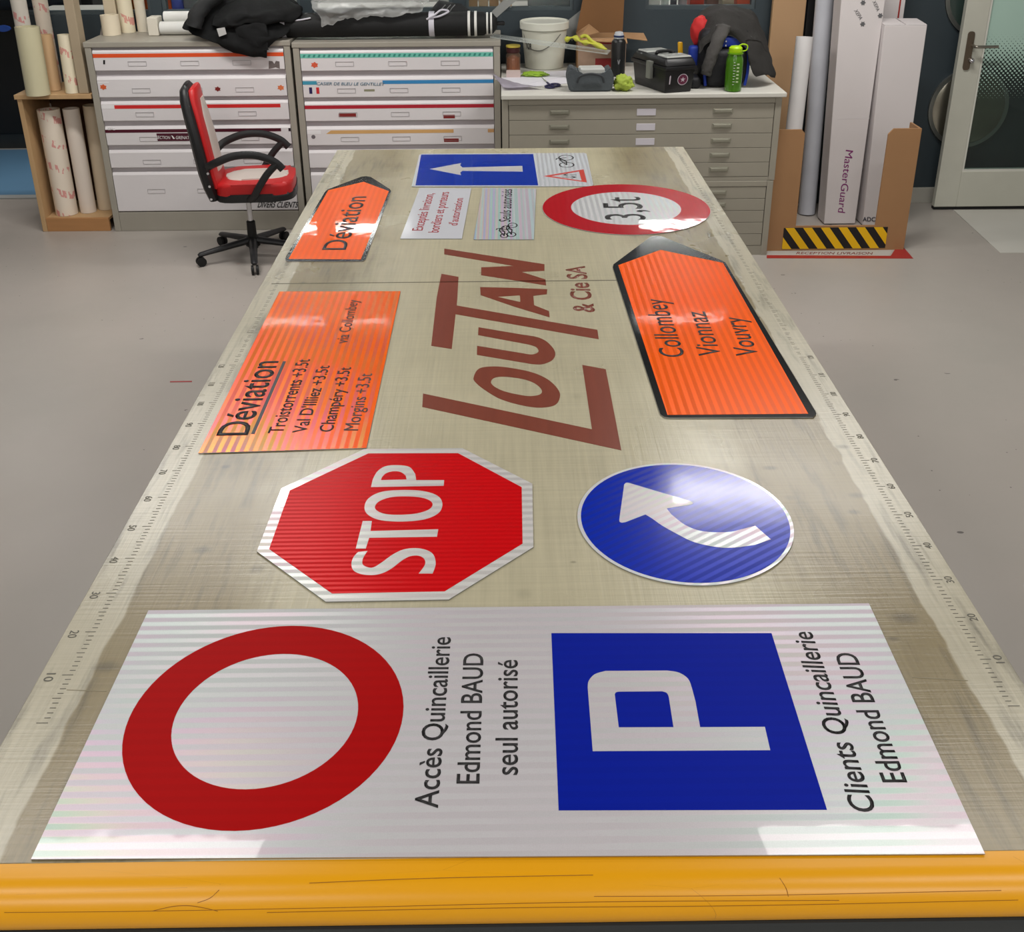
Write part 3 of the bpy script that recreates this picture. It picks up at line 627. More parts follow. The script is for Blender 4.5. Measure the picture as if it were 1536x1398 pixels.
# 5. orange rectangle with place names
rec, z = sgn('orange rectangular diversion board listing four places, left side of the table', [T(*d1(*p)) for p in [(534, 148), (1232, 146), (1036, 1050), (68, 1080)]], sheeting('orange_striped_film', (255, 104, 0), 0, .0192, .20, .10, .10, .25, .45, phase=1., lacquer=.05, sheen=.12, film_ior=1.42), name='sign_board')
putline(rec, z, 'Déviation', d1, (350, 977), (530, 550), (172, 980), off=.008)
film(rec, z, [T(*d1(*p)) for p in [(372, 970), (392, 970), (573, 552), (556, 550)]], black_ink, 'underline')
putline(rec, z, 'Troistorrents +3.5t', d1, (553, 965), (712, 540), (468, 965), off=.005)
putline(rec, z, "Val D'Illiez +3.5t", d1, (688, 962), (825, 577), (610, 962), off=.005)
putline(rec, z, 'Champéry +3.5t', d1, (840, 957), (948, 586), (762, 957), off=.005)
putline(rec, z, 'Morgins +3.5t', d1, (988, 950), (1070, 622), (905, 950), off=.0)
putline(rec, z, 'via Collombey', d1, (925, 447), (990, 197), (858, 447), off=.002)
# 7. big arrow sign
aro, z = sgn('large orange arrow sign with three place names and black border on the right', [T(*d3(*p)) for p in [(400, 1108), (370, 1103), (348, 1088), (336, 1055), (74, 240), (78, 222), (290, 64), (312, 57), (360, 62), (700, 200), (722, 212), (1240, 1070), (1245, 1086), (1228, 1104)]], gloss_black, name='direction_sign', group='orange arrow signs', th=.0026)
o2 = sheeting('orange_arrow_film', (255, 98, 0), 0, .0200, .12, .08, .08, .25, .5, phase=2., lacquer=.05, sheen=.1, iris=False)
film(aro, z, [T(*d3(*p)) for p in [(388, 1092), (105, 228), (348, 140), (708, 215), (1198, 1085)]], o2, 'orange_field')
putline(aro, z+.0004, 'Collombey', d3, (490, 758), (373, 425), (350, 758), off=.002)
putline(aro, z+.0004, 'Vionnaz', d3, (700, 752), (603, 497), (570, 752), off=.002)
putline(aro, z+.0004, 'Vouvry', d3, (915, 752), (820, 530), (785, 752), off=.002)
# 8. 3,5t ring
c35 = fitcircle(813.3, 1065.9, 278, 352.8)
lim, z = sgn('round red-bordered 3,5t weight limit sign at the far right of the table', circ(c35, c35[2], 84), sheeting('white_limit_film', (222, 224, 226), 0, .0205, .04, .35, .05, .28, .4))
obj('red_ring', ring(BM(), circ(c35, c35[2]-.001, 84), circ(c35, c35[2]*.655, 84), z, z+.0004), sheeting('crimson_film', (182, 14, 30), 0, .0205, .02, .0, .0, .25, .7, cells=.02, sheen=.1, iris=False), lim)
putline(lim, z, '3,5t', c7, (826, 402), (797, 297), (640, 402), off=.0)
# 9. blue and white one-way sign with triangle
one, z = sgn('blue and white sign with a white arrow at the far end of the table', [T(*c6(*p)) for p in [(682, 249), (668, 247), (670, 238), (703, 103), (714, 97), (1462, 93), (1474, 97), (1505, 238), (1500, 247)]], sheeting('white_oneway_film', (220, 224, 230), 0, .018, .04, .3, .06, .28, .5), name='road_sign')
film(one, z, [T(*c6(*p)) for p in [(712, 101), (1228, 99), (1251, 243), (686, 243)]], sheeting('blue_oneway_film', (6, 52, 170), 0, .018, .08, .05, .06, .25, .9, sheen=.1, iris=False), 'blue_field')
film(one, z+.0004, [T(*e3(*p)) for p in [(228, 178), (470, 132), (462, 150), (480, 166), (940, 154), (943, 198), (480, 192), (462, 205), (470, 225)]], sh_whiteR, 'arrow')
tri = [(1100, 232), (1410, 180), (1435, 280)]; tin = [(1160, 232), (1375, 196), (1395, 267)]
obj('warning_triangle', ring(BM(), [T(*e3(*p)) for p in tri], [T(*e3(*p)) for p in tin], z, z+.0004), mat('red_triangle_film', (196, 70, 62), .3), one)
def pline(t, z, pts, wd, c, m=black_ink, name='pictogram', closed=False):
    bm = BM(); P = [T(*c(*p)) for p in pts]; P = P+[P[0]] if closed else P
    for a, b in zip(P, P[1:]):
        d = (b-a).normalized(); s_ = Vector((-d.y, d.x, 0))*wd/2; flat(bm, [a-s_-d*wd*.4, b-s_+d*wd*.4, b+s_+d*wd*.4, a+s_-d*wd*.4], z, z+.0004)
    return bm
def arrow_pic(a, b):
    d = (b[0]-a[0], b[1]-a[1]); return [a, b, (b[0]-d[0]*.3, b[1]-8), b, (b[0]-d[0]*.3, b[1]+8)]
obj('pictogram', pline(one, z, arrow_pic((1352, 222), (1255, 222)), .004, e3), black_ink, one)
obj('pictogram', pline(one, z, arrow_pic((1250, 240), (1350, 240)), .004, e3), black_ink, one)
def wheel_pic(t, z, cx, cy, rx, ry, c, wd=.004):
    pts = [(cx+rx*math.cos(i*math.pi/9), cy+ry*math.sin(i*math.pi/9)) for i in range(18)]
    obj('pictogram', pline(t, z, pts, wd, c, closed=True), black_ink, t)
def bike(t, z, A, B, top, c, wd=.004, r=30, ry=17):
    wheel_pic(t, z, A[0], A[1], r, ry, c, wd); wheel_pic(t, z, B[0], B[1], r, ry, c, wd)
    m_ = ((A[0]+B[0])/2, (A[1]+B[1])/2)
    obj('pictogram', pline(t, z, [A, (m_[0]-top, m_[1]-8), m_, A], wd, c), black_ink, t)
    obj('pictogram', pline(t, z, [(m_[0]-top, m_[1]-8), (B[0]-top, B[1]+4), m_], wd, c), black_ink, t)
    obj('pictogram', pline(t, z, [B, (B[0]-top-22, B[1]+6), (B[0]-top-28, B[1]+14)], wd, c), black_ink, t)
bike(one, z, (1280, 145), (1275, 90), 48, e3, .005, 55, 19)
# 10. white sign, red text
liv, z = sgn('small white sign with three lines of red text, left of the striped iridescent one', [T(*e3(*p)) for p in [(150, 322), (548, 326), (475, 712), (2, 712)]], mat('satin_white_sheet', (205, 207, 214), .22, var=.02, coat=.3), name='sign_plate')
red_ink = mat('dark_red_ink', (168, 30, 42), .4)
putline(liv, z, 'Exceptés livraison,', e3, (172, 650), (262, 365), (92, 650), red_ink, off=.004)
putline(liv, z, 'bordiers et porteurs', e3, (296, 665), (378, 355), (216, 665), red_ink, off=.004)
putline(liv, z, "d'autorisation", e3, (440, 612), (486, 402), (372, 612), red_ink, off=.004)
# 11. holographic sign with bikes
hol, z = sgn('small iridescent striped sign with cycle pictograms and black text', [T(*e3(*p)) for p in [(632, 322), (1046, 328), (1028, 718), (566, 718)]], iris_film(), name='sign_plate')
putline(hol, z, 'Seuls autorisés', e3, (848, 585), (862, 335), (760, 580), off=.0)
bike(hol, z, (855, 680), (865, 610), 42, e3, .004, 34, 17)
bike(hol, z, (800, 690), (810, 630), 42, e3, .004, 28, 15)
# ================================================================== FLAT FILES (white drawers)
def frontquad(c, x0, y0, x1, y1, Y_): 
    a = PY(*c(x0, y0), Y_); b = PY(*c(x1, y1), Y_); return min(a.x, b.x), max(a.x, b.x), min(a.z, b.z), max(a.z, b.z)
draw_w = mat('white_drawer_enamel', (224, 220, 222), .38, var=.03, bump=.04, bscale=20)
line_g = mat('grey_label_line', (172, 168, 170), .5)
YC = 6.09; GRO = mat('grey_drawer_rail', (186, 180, 184), .45)
DZ = [(1.071, .952), (.919, .802), (.780, .666), (.635, .524), (.496, .390), (.363, .124)]
def white_cabinet(label, x0, x1, ztop):
    t = thing('plan_cabinet', label, 'cabinet', ((x0+x1)/2, 6.30, 0), 'steel plan cabinets with white drawers')
    dz = ztop-1.112
    bm = BM(); w_ = .036
    box(bm, x0, x0+w_, YC, 6.50, 0, ztop-.03, .003); box(bm, x1-w_, x1, YC, 6.50, 0, ztop-.03, .003)
    box(bm, x0+w_, x1-w_, 6.48, 6.50, .12, ztop-.03)
    obj('cabinet_side', bm, steel_grey, t)
    obj('cabinet_top', box(BM(), x0-.004, x1+.004, YC-.004, 6.505, ztop-.03, ztop, .004), steel_grey, t)
    obj('plinth', box(BM(), x0+w_, x1-w_, YC+.004, 6.48, 0, .118+dz, .003), steel_grey, t)
    obj('drawer_rail', box(BM(), x0+w_+.001, x1-w_-.001, YC+.02, YC+.03, .12+dz, ztop-.031), GRO, t)
    ds = []
    for k, (zt, zb) in enumerate(DZ):
        zt += dz; zb += dz; a, b = x0+w_+.004, x1-w_-.004; bm = BM()
        # front with a sloping grip lip along its top
        prof = [(YC+.006, zb), (YC+.002, zb+.004), (YC+.002, zt-.016), (YC+.010, zt-.002), (YC+.022, zt), (YC+.03, zt), (YC+.03, zb)]
        prism(bm, prof, lambda u, v: (a, u, v), lambda u, v: (b, u, v))
        d = obj('drawer', bm, draw_w, t); ds.append((d, zt, zb))
        zc_ = zb+(zt-zb)*.33 if k < 5 else zt-.115
        for q in (.227, .503, .777):
            xc = a+(b-a)*q-.0; bm = BM(); yy = YC-.0005; hw, hh, e = .052, .0115, .0016
            box(bm, xc-hw, xc+hw, yy, YC+.0024, zc_+hh, zc_+hh+e); box(bm, xc-hw, xc-hw+e, yy, YC+.0024, zc_-hh, zc_+hh); box(bm, xc+hw-e, xc+hw, yy, YC+.0024, zc_-hh, zc_+hh); box(bm, xc-hw, xc+hw, yy, YC+.0024, zc_-hh-e*.5, zc_-hh)
            obj('label_holder', bm, line_g, d)
    return t, ds, x0+w_+.004, x1-w_-.004
cabA, dA, a0, a1 = white_cabinet('left steel plan cabinet with white drawers, orange tape on its top drawer', -2.352, -1.200, 1.112)
cabB, dB, b0, b1 = white_cabinet('right steel plan cabinet with white drawers, teal striped tape on its top drawer', -1.186, -.020, 1.100)
def tape(d, x0, x1, z0, z1, rgb, nm='tape_strip', slant=0.):
    m = mat('tape_%d_%d_%d' % rgb, rgb, .45, var=.06)
    o, zt, zb = d
    pts = [(x0, z0), (x1, z0), (x1, z1), (x0+slant, z1)]
    return obj(nm, prism(BM(), pts, lambda u, v: (u, YC+.0021, v), lambda u, v: (u, YC+.0012, v)), m, o)
def fx(px, py): p = PY(px, py, YC); return p.x, p.z
def dtext(d, s_, p0, p1, pt, m, off=0., shear=0.):
    a, b, c_ = (PY(*p, YC+.0012) for p in (p0, p1, pt)); return lettering(s_, a, b, c_, m, d[0], lift=.0004, offset=off, shear=shear, nrm=(0, -1, 0))
white_ink = mat('white_ink', (236, 234, 234), .5)
h_ = .0135
zt = dA[0][1]; tape(dA[0], a0, a1, zt-.045, zt-.024, (228, 84, 38))
dtext(dA[0], '1', c1(541, 337), c1(551, 337), c1(541, 315), black_ink)
zt = dA[1][1]; tape(dA[1], a0, a0+.065, zt-.035, zt-.029, (236, 236, 238))
zt = dA[2][1]; tape(dA[2], a0+.075, a1-.045, zt-.042, zt-.022, (212, 42, 42)); tape(dA[2], a0, a0+.074, zt-.042, zt-.022, (238, 236, 238))
zt = dA[3][1]; tape(dA[3], a0, a1-.055, zt-.036, zt-.018, (78, 10, 34)); tape(dA[3], a1-.012, a1, zt-.036, zt-.018, (40, 20, 34))
dtext(dA[3], 'SFC', c1(566, 682), c1(604, 682), c1(566, 668), white_ink, off=.02)
pl = PY(*c1(820, 700), YC); pr_ = PY(*c1(998, 738), YC)
lab = obj('label_plate', box(BM(), pl.x, pr_.x, YC-.0004, YC+.0021, pr_.z, pl.z), mat('maroon_label', (74, 12, 36), .4), dA[3][0])
dtext(dA[3], 'SECTION', (234.8, 208.2), (255.3, 208.6), (234.8, 203.6), white_ink).location.y -= .0020
dtext(dA[3], 'GRENAT', (264, 208.6), (284, 208.8), (264, 203.8), white_ink).location.y -= .0020
obj('label_mark', prism(BM(), [fx(*p) for p in [(256.8, 203), (259, 203.5), (262.5, 208), (260, 208.6)]], lambda u, v: (u, YC-.0004, v), lambda u, v: (u, YC-.0010, v)), white_ink, dA[3][0])
dtext(dA[5], 'DIVERS CLIENTS', c2(476, 1087), c2(688, 1088), c2(480, 1057), black_ink, off=.012, shear=.25)
def leafmark(d, px, py, r, rgb):
    x, z = fx(px, py); pts = []
    for i in range(12): rr = r*(1.0 if i % 2 == 0 else .68); pts.append((x+rr*1.25*math.cos(i*math.pi/6+.4), z+rr*math.sin(i*math.pi/6+.4)))
    obj('sticker', prism(BM(), pts, lambda u, v: (u, YC+.0021, v), lambda u, v: (u, YC+.0012, v)), mat('sticker_%d' % rgb[1], rgb, .5, var=.2, scale=60), d[0])
leafmark(dA[1], *c1(541, 457), .017, (214, 96, 50)); leafmark(dA[1], *c1(1141, 467), .015, (128, 36, 34)); leafmark(dA[1], *c2(598, 460), .017, (216, 118, 72))
leafmark(dB[0], *c2(775, 341), .018, (216, 92, 62))
x, z = fx(*c2(565, 340)); obj('sticker', prism(BM(), [(x-.035, z-.022), (x-.03, z+.022), (x-.01, z+.02), (x, z+.005), (x+.01, z+.022), (x+.03, z+.018), (x+.028, z-.022), (x+.005, z-.014), (x-.012, z-.018)], lambda u, v: (u, YC+.0021, v), lambda u, v: (u, YC+.0012, v)), mat('grey_photo_sticker', (110, 100, 98), .5, var=.4, scale=70), dA[0][0])
zt = dB[0][1]; tape(dB[0], b0, b1, zt-.046, zt-.022, (112, 196, 178))
tealm = mat('dark_teal_print', (58, 140, 128), .5)
for i in range(38):
    x = b0+.012+i*.0283; obj('tape_mark', prism(BM(), [(x, zt-.041), (x+.012, zt-.041), (x+.018, zt-.027), (x+.006, zt-.027)], lambda u, v: (u, YC+.0011, v), lambda u, v: (u, YC+.0005, v)), tealm, dB[0][0])
zt = dB[1][1]; tape(dB[1], b0, b0+.08, zt-.042, zt-.022, (64, 150, 178)); tape(dB[1], b0+.455, b1, zt-.042, zt-.022, (56, 136, 192))
blue_ink = mat('pale_blue_ink', (110, 140, 160), .5)
dtext(dB[1], 'CASIER DE BLEU LE GENTILLET', (475, 127.6), (577, 128.4), (475, 123.2), blue_ink, off=.01, shear=.15)
for px, rgb in ((466, (36, 28, 84)), (476.6, (204, 44, 50))):
    x, z = fx(px, 136); tape(dB[1], x-.0085, x+.0085, z-.018, z+.018, rgb, 'sticker')
x, z = fx(554, 135.6); tape(dB[1], x-.03, x+.03, z-.006, z+.006, (142, 140, 116), 'sticker')
zt = dB[2][1]; tape(dB[2], b0, b1, zt-.042, zt-.022, (178, 32, 50))
for (px, py), (wx, wz), d in (((521, 172.9), (.050, .010), dB[2]), ((673.7, 175), (.033, .010), dB[2]), ((677, 210.4), (.043, .010), dB[3])):
    x, z = fx(px, py); tape(d, x-wx, x+wx, z-wz, z+wz, (132, 36, 34), 'label_plate')
zt = dB[3][1]; tape(dB[3], b0+.11, b1-.235, zt-.042, zt-.022, (214, 168, 108), slant=.03); tape(dB[3], b1-.036, b1, zt-.042, zt-.022, (206, 160, 110)); tape(dB[3], b0, b0+.08, zt-.042, zt-.022, (236, 236, 238))
x, z = fx(*c2(769, 718)); obj('sticker', prism(BM(), [(x+.012*math.cos(i*math.pi/6), z+.012*math.sin(i*math.pi/6)) for i in range(12)], lambda u, v: (u, YC+.0021, v), lambda u, v: (u, YC+.0012, v)), mat('grey_dot_sticker', (110, 104, 108), .5), dB[3][0])
# ================================================================== FLAT FILE (beige grey), two stacked units
YG = 5.56; gx0, gx1 = -.012, 1.462; WZ = .905
gcab_mat = mat('olive_grey_enamel', (154, 149, 136), .4, var=.06, bump=.03, bscale=30)
plate_w = mat('white_card_label', (206, 202, 210), .5)
def grey_unit(label, z0, z1, n, x1, handles, plates, base):
    t = thing('plan_chest', label, 'cabinet', ((gx0+x1)/2, 6.0, z0), 'stacked grey plan chests')
    bm = BM(); s_ = .034
    box(bm, gx0, gx0+s_, YG, 6.46, z0, z1, .003); box(bm, x1-s_, x1, YG, 6.46, z0, z1, .003)
    box(bm, gx0+s_, x1-s_, YG, 6.46, z1-.032, z1, .003); box(bm, gx0+s_, x1-s_, YG+.004, 6.46, z0, z0+base); box(bm, gx0+s_, x1-s_, 6.44, 6.46, z0+base, z1-.032)
    obj('body', bm, gcab_mat, t)
    obj('recess', box(BM(), gx0+s_+.001, x1-s_-.001, YG+.022, YG+.03, z0+base, z1-.033), dark_gap, t)
    H = (z1-.034-z0-base)/n
    for k in range(n):
        zt = z1-.034-k*H; zb = zt-H+.0022; a, b = gx0+s_+.003, x1-s_-.003
        d = obj('drawer', box(BM(), a, b, YG+.003, YG+.021, zb, zt, .0012), gcab_mat, t)
        zc_ = (zt+zb)/2
        for xc in handles:
            bm = BM(); box(bm, xc-.046, xc+.046, YG-.006, YG+.0035, zc_-.006, zc_+.011, .003); box(bm, xc-.053, xc+.053, YG, YG+.0035, zc_-.013, zc_+.015, .002)
            obj('drawer_handle', bm, mat('handle_steel', (150, 148, 134), .3, .4), d)
        if k < plates:
            obj('label_plate', box(BM(), .70, .80, YG+.0005, YG+.0035, zc_-.019, zc_+.017, .001), plate_w, d)
    return t
grey_unit('upper grey plan chest with five shallow drawers, under the white board', .430, .880, 5, gx1, (.292, 1.155), 3, .02)
grey_unit('lower grey plan chest standing on the floor, under the upper grey chest', 0, .428, 5, gx1-.004, (.292, 1.155), 0, .055)
obj('worktop', box(BM(), gx0-.003, gx1+.018, YG-.018, 6.49, .881, WZ, .004), mat('white_worn_board', (208, 206, 198), .45, var=.05, bump=.04), label='white board lying on top of the grey plan chests', cat='board')
# ================================================================== WOODEN ROLL RACK
rk = thing('roll_rack', 'pine rack for upright film rolls left of the white plan cabinets', 'rack', (-2.575, 6.30, 0))
rx0, rx1, ry0, ry1 = -2.790, -2.362, 6.10, 6.48
obj('side_board', box(BM(), rx0, rx0+.028, ry0, ry1, 0, .795, .002), wood, rk)
obj('side_board', box(BM(), rx1-.005, rx1, ry0+.3, ry1, 0, .795, .001), wood, rk)
obj('shelf', box(BM(), rx0-.01, rx1+.002, ry0-.01, ry1, .796, .822, .002), wood, rk)
obj('bottom_board', box(BM(), rx0+.029, rx1-.021, ry0+.02, ry1, .066, .082), wood, rk)
obj('plinth_board', box(BM(), rx0+.029, rx1-.021, ry0, ry0+.019, 0, .082, .002), mat('brown_plank', (176, 128, 82), .6, var=.15, stretch=(1, 5, 6)), rk)
obj('back_board', box(BM(), rx0+.029, rx1-.021, ry1-.012, ry1, .083, .795), mat('dark_board', (96, 66, 44), .8), rk)
obj('partition', box(BM(), -2.432, -2.378, 6.11, 6.20, .823, 2.2, .003), mat('greige_board', (170, 154, 130), .65, var=.06), rk)
def roll_mat(name, rgb, red, seed):
    m = mat(name, rgb, .45, var=.06, scale=5, stretch=(1, 1, .4)); nt = m.node_tree; b = nt.nodes['Principled BSDF']; L = nt.links.new
    if not red: return m
    tc = nd(nt, 'ShaderNodeTexCoord'); mp = nd(nt, 'ShaderNodeMapping'); mp.inputs['Rotation'].default_value = (0, .55, 0); mp.inputs['Scale'].default_value = (70, 30, 16); mp.inputs['Location'].default_value = (seed, 0, 0); L(tc.outputs['Object'], mp.inputs[0])
    n = nd(nt, 'ShaderNodeTexNoise', Scale=1., Detail=2.); L(mp.outputs[0], n.inputs['Vector'])
    s = nd(nt, 'ShaderNodeSeparateXYZ'); L(tc.outputs['Object'], s.inputs[0])
    per = mth(nt, 'PINGPONG', mth(nt, 'ADD', s.outputs[2], mth(nt, 'MULTIPLY_ADD', s.outputs[0], .5, seed*.07)), .075)
    on = mth(nt, 'MULTIPLY', mth(nt, 'GREATER_THAN', n.outputs['Fac'], .53), mth(nt, 'LESS_THAN', per, .022))
    old = b.inputs['Base Color'].links[0].from_socket
    mx = nd(nt, 'ShaderNodeMix', _data_type='RGBA'); L(mth(nt, 'MULTIPLY', on, .62), mx.inputs[0]); L(old, mx.inputs[6]); mx.inputs[7].default_value = (*lin((206, 84, 92)), 1)
    L(mx.outputs[2], b.inputs['Base Color']); return m
cream = (224, 212, 188)
def roll(label, base, top, r, m, wall=.006, cat='roll'):
    o = obj('film_roll', tube_roll(BM(), base, top, r, wall), m, loc=tuple(base), smooth=True, label=label, cat=cat, group='film rolls in the wooden rack')
    return o
rp = roll_mat('red_printed_roll', (228, 216, 200), True, 0.); rp2 = roll_mat('red_printed_roll_b', (232, 222, 196), True, 3.1); rp3 = roll_mat('red_printed_roll_c', (214, 208, 198), True, 5.)
def rollat(label, bpx, tpx, zb, r, m, wall=.006):
    b = PZ(*bpx, zb); tp = PY(*tpx, b.y); roll(label, (b.x, b.y+r*0, zb), (b.x+(tp.x-b.x), b.y+.01, tp.z), r, m, wall)
rollat('wide cream roll with red print standing front left below the rack shelf', (101, 320), (71, 164), .083, .064, rp, .016)
rollat('slimmer cream roll standing in the middle below the rack shelf', (133, 317), (105, 163), .083, .047, roll_mat('off_white_roll', (226, 214, 202), False, 0))
rollat('beige roll standing rightmost below the rack shelf', (160, 312), (136, 158), .083, .050, roll_mat('plain_beige_roll', (208, 190, 164), False, 0))
rollat('white roll standing behind the wide printed one below the shelf', (100, 300), (66, 155), .083, .050, rp3, .01)
clear = mat('clear_film_roll', (204, 198, 166), .12, var=.12, scale=3, coat=.5)
rollat('thick glossy yellowish clear film roll, left front on the rack shelf', (58, 142), (39, 40), .823, .066, clear, .01)
rollat('tan roll with a grey smudge, second from left on the shelf', (82, 135), (66, 52), .823, .040, roll_mat('tan_roll', (206, 172, 132), False, 0), .004)
rollat('cream roll with red print, right front on the rack shelf', (109, 139), (95, 52), .823, .037, rp2, .004)
def tallroll(label, bpx, zb, r, m, ztop, lean=0., yoff=0.):
    b = PZ(*bpx, zb); b.y += yoff; b.x *= (b.y/(b.y-yoff)); roll(label, (b.x, b.y, zb), (b.x+lean, b.y, ztop), r, m, .005)
tallroll('tall white roll with red print standing behind the clear film roll', (52, 130), .823, .043, rp3, 1.75)
tallroll('tall cream roll with red print standing behind the tan roll', (82, 124), .823, .043, rp, 1.75)
tallroll('shorter cream roll standing at the back beside the partition board', (104, 118), .823, .038, roll_mat('plain_cream_roll', (222, 208, 176), False, 0), 1.085)
# behind cabinet A left end
obj('leaning_board', box(BM(), -2.335, -2.265, 6.44, 6.475, 1.113, 2.2, .003), mat('cream_board', (206, 192, 166), .7), label='cream board standing on the left end of the cabinet top', cat='board')
roll('tall cream roll with red marks standing on the cabinet beside the board', (-2.215, 6.455, 1.113), (-2.215, 6.455, 1.9), .042, rp2)
roll('tall pale roll standing on the cabinet right of the red marked roll', (-2.135, 6.475, 1.113), (-2.135, 6.475, 1.9), .030, roll_mat('pale_roll', (216, 208, 190), False, 0))
q = PZ(180, 46, 1.112)
q.x += .01
roll('short wide cream roll standing on the left cabinet top', (q.x, 6.36, 1.113), (q.x, 6.36, 1.225), .052, roll_mat('short_cream_roll', (232, 220, 196), False, 0), .02)
bm = BM(); box(bm, -2.05, -1.99, 6.30, 6.40, 1.113, 1.215, .004)
obj('paper_block', bm, mat('off_white_block', (226, 220, 206), .6), label='off-white upright block beside the short cream roll', cat='box')
bm = hexa(BM(), [(-2.352, 6.36, 1.113), (-2.285, 6.33, 1.113), (-2.285, 6.345, 1.113), (-2.352, 6.375, 1.113), (-2.335, 6.37, 1.17), (-2.29, 6.35, 1.15), (-2.29, 6.36, 1.15), (-2.335, 6.38, 1.17)], .001)
obj('bracket', bm, mat('grey_bracket', (150, 142, 134), .5, .3), label='small grey bent piece on the left corner of the cabinet top', cat='bracket')
# white sheets roll lying
st = thing('paper_stack', 'stack of white rolled sheets lying on the left cabinet beside the jacket', 'paper', (-1.75, 6.38, 1.113))
for i, (dy, dz_, r) in enumerate([(0, .038, .037), (.07, .036, .035), (.03, .098, .030)]):
    obj('paper_roll', tube_roll(BM(), (-1.985+i*.01, 6.34+dy, 1.113+dz_), (-1.35, 6.34+dy, 1.113+dz_), r, .003), mat('white_paper', (232, 232, 228), .55, var=.02), st, True)
# ================================================================== BLACK JACKET + BANNER + PLASTIC BAG
fab = mat('black_jacket_fabric', (34, 35, 36), .85, var=.25, scale=8, bump=.25, bscale=25)
jk = thing('jacket', 'black jacket heaped on the left cabinet, its hem hanging over the drawers', 'jacket', (-1.55, 6.2, 1.113))
def P(px, py, y): return PY(px, py, y)
rows = [[P(300, -14, 6.42), P(340, -22, 6.45), P(385, -18, 6.45), P(425, -12, 6.43), P(450, 4, 6.40)],
        [P(286, 10, 6.28), P(320, 2, 6.26), P(365, 6, 6.24), P(415, 6, 6.26), P(452, 18, 6.28)],
        [P(276, 40, 6.12), P(315, 46, 6.08), P(360, 40, 6.06), P(400, 44, 6.06), P(430, 46, 6.12)],
        [P(298, 52, 6.07), P(330, 66, 6.052), P(365, 70, 6.045), P(392, 76, 6.045), P(405, 70, 6.060)],
        [P(322, 64, 6.072), P(342, 76, 6.062), P(368, 82, 6.055), P(390, 86, 6.055), P(402, 88, 6.065)]]
obj('jacket_body', sheet(BM(), rows, 7, 6, .008, .026, 8, 3), fab, jk, 'all')
rows = [[P(322, 22, 6.20), P(360, -4, 6.22), P(410, -8, 6.26), P(446, 2, 6.30)],
        [P(318, 34, 6.075), P(355, 22, 6.05), P(405, 16, 6.10), P(452, 12, 6.20)],
        [P(330, 40, 6.045), P(362, 33, 6.035), P(405, 28, 6.07), P(450, 24, 6.15)],
        [P(342, 42, 6.050), P(370, 38, 6.040), P(404, 36, 6.07), P(440, 34, 6.13)]]
obj('jacket_fold', sheet(BM(), rows, 8, 6, .010, .020, 13, 9), fab, jk, 'all')
rows = [[P(352, 36, 6.05), P(372, 34, 6.045), P(400, 34, 6.06)], [P(356, 52, 6.035), P(376, 54, 6.028), P(401, 52, 6.045)], [P(364, 70, 6.04), P(384, 76, 6.032), P(403, 74, 6.05)]]
obj('jacket_fold', sheet(BM(), rows, 8, 6, .008, .012, 16, 4), fab, jk, 'all')
sl = catmull([P(291, 40, 6.075), P(296, 22, 6.09), P(310, 4, 6.16), P(330, -10, 6.25)], 6, False)
obj('sleeve', sweep(BM(), sl, [(.060-.001*i, .042) for i in range(len(sl))], 18, jit=.05, caps=False), fab, jk, 'all')
lb = [P(325, 43, 6.025), P(337, 41, 6.025), P(340, 51, 6.028), P(329, 55, 6.028)]
obj('care_label', prism(BM(), [(p.x, p.z) for p in lb], lambda u, v: (u, 6.028, v), lambda u, v: (u, 6.024, v)), mat('grey_white_tag', (190, 190, 188), .7), jk)
# banner: black roll tied with white straps, white rings at its right end
bn = thing('banner_roll', 'long black fabric roll tied with white straps lying on the plan cabinets', 'roll', (-.7, 6.22, 1.112))
Rb = .066; by = 6.205; bz = 1.1125+Rb
obj('fabric_roll', lathe(BM(), [(.02, 0), (Rb*.97, 0), (Rb, .01), (Rb*1.03, .4), (Rb, .9), (Rb*.99, 1.20), (Rb*.97, 1.212), (Rb*.86, 1.220), (Rb*.84, 1.262), (Rb*.6, 1.275), (.03, 1.285)], 0, 0, 32, (1, 0, .0), (-1.32, by, bz)), mat('black_banner_cloth', (20, 21, 22), .7, var=.2, scale=5, bump=.2, bscale=9, stretch=(.4, 2, 2)), bn, 'all')
strap = mat('white_ribbon', (208, 206, 216), .6)
def band(x, w2, r, m, nm): obj(nm, lathe(BM(), [(r-.003, 0), (r, 0), (r, w2), (r-.003, w2)], 0, 0, 32, (1, 0, 0), (x, by, bz)), m, bn, True)
def bx(px): return PY(px, 38, by-.06).x
band(bx(420), .026, Rb*1.04+.002, strap, 'strap'); band(bx(643), .030, Rb*1.03+.002, strap, 'strap')
s0 = P(653, 25, by-.05); obj('strap_knot', sweep(BM(), catmull([P(640, 29, by-.06), P(652, 22, by-.07), P(662, 15, by-.05), P(673, 17, by-.04), P(660, 24, by-.06), P(650, 26, by-.065)], 5, False), .0055, 8), strap, bn, True)
obj('strap_end', sweep(BM(), catmull([P(428, 32, by-.055), P(450, 30, by-.06), P(466, 27, by-.06)], 4, False), .004, 8), strap, bn, True)
for px, r in ((703, Rb*1.0), (713, Rb*.99), (725, Rb*.88), (731, Rb*.87), (737, Rb*.86)):
    band(bx(px)-.006, (.014 if px < 720 else .010), r+.004, white_pl, 'white_ring')
obj('end_pin', lathe(BM(), [(.012, 0), (.012, .04), (.006, .045)], 0, 0, 12, (1, 0, 0), (-.036, by, bz)), black_pl, bn, True)
bag = mat('translucent_plastic_bag', (205, 206, 204), .14, var=.10, scale=14, bump=.9, bscale=26, alpha=.50, coat=.5)
yb = 6.10
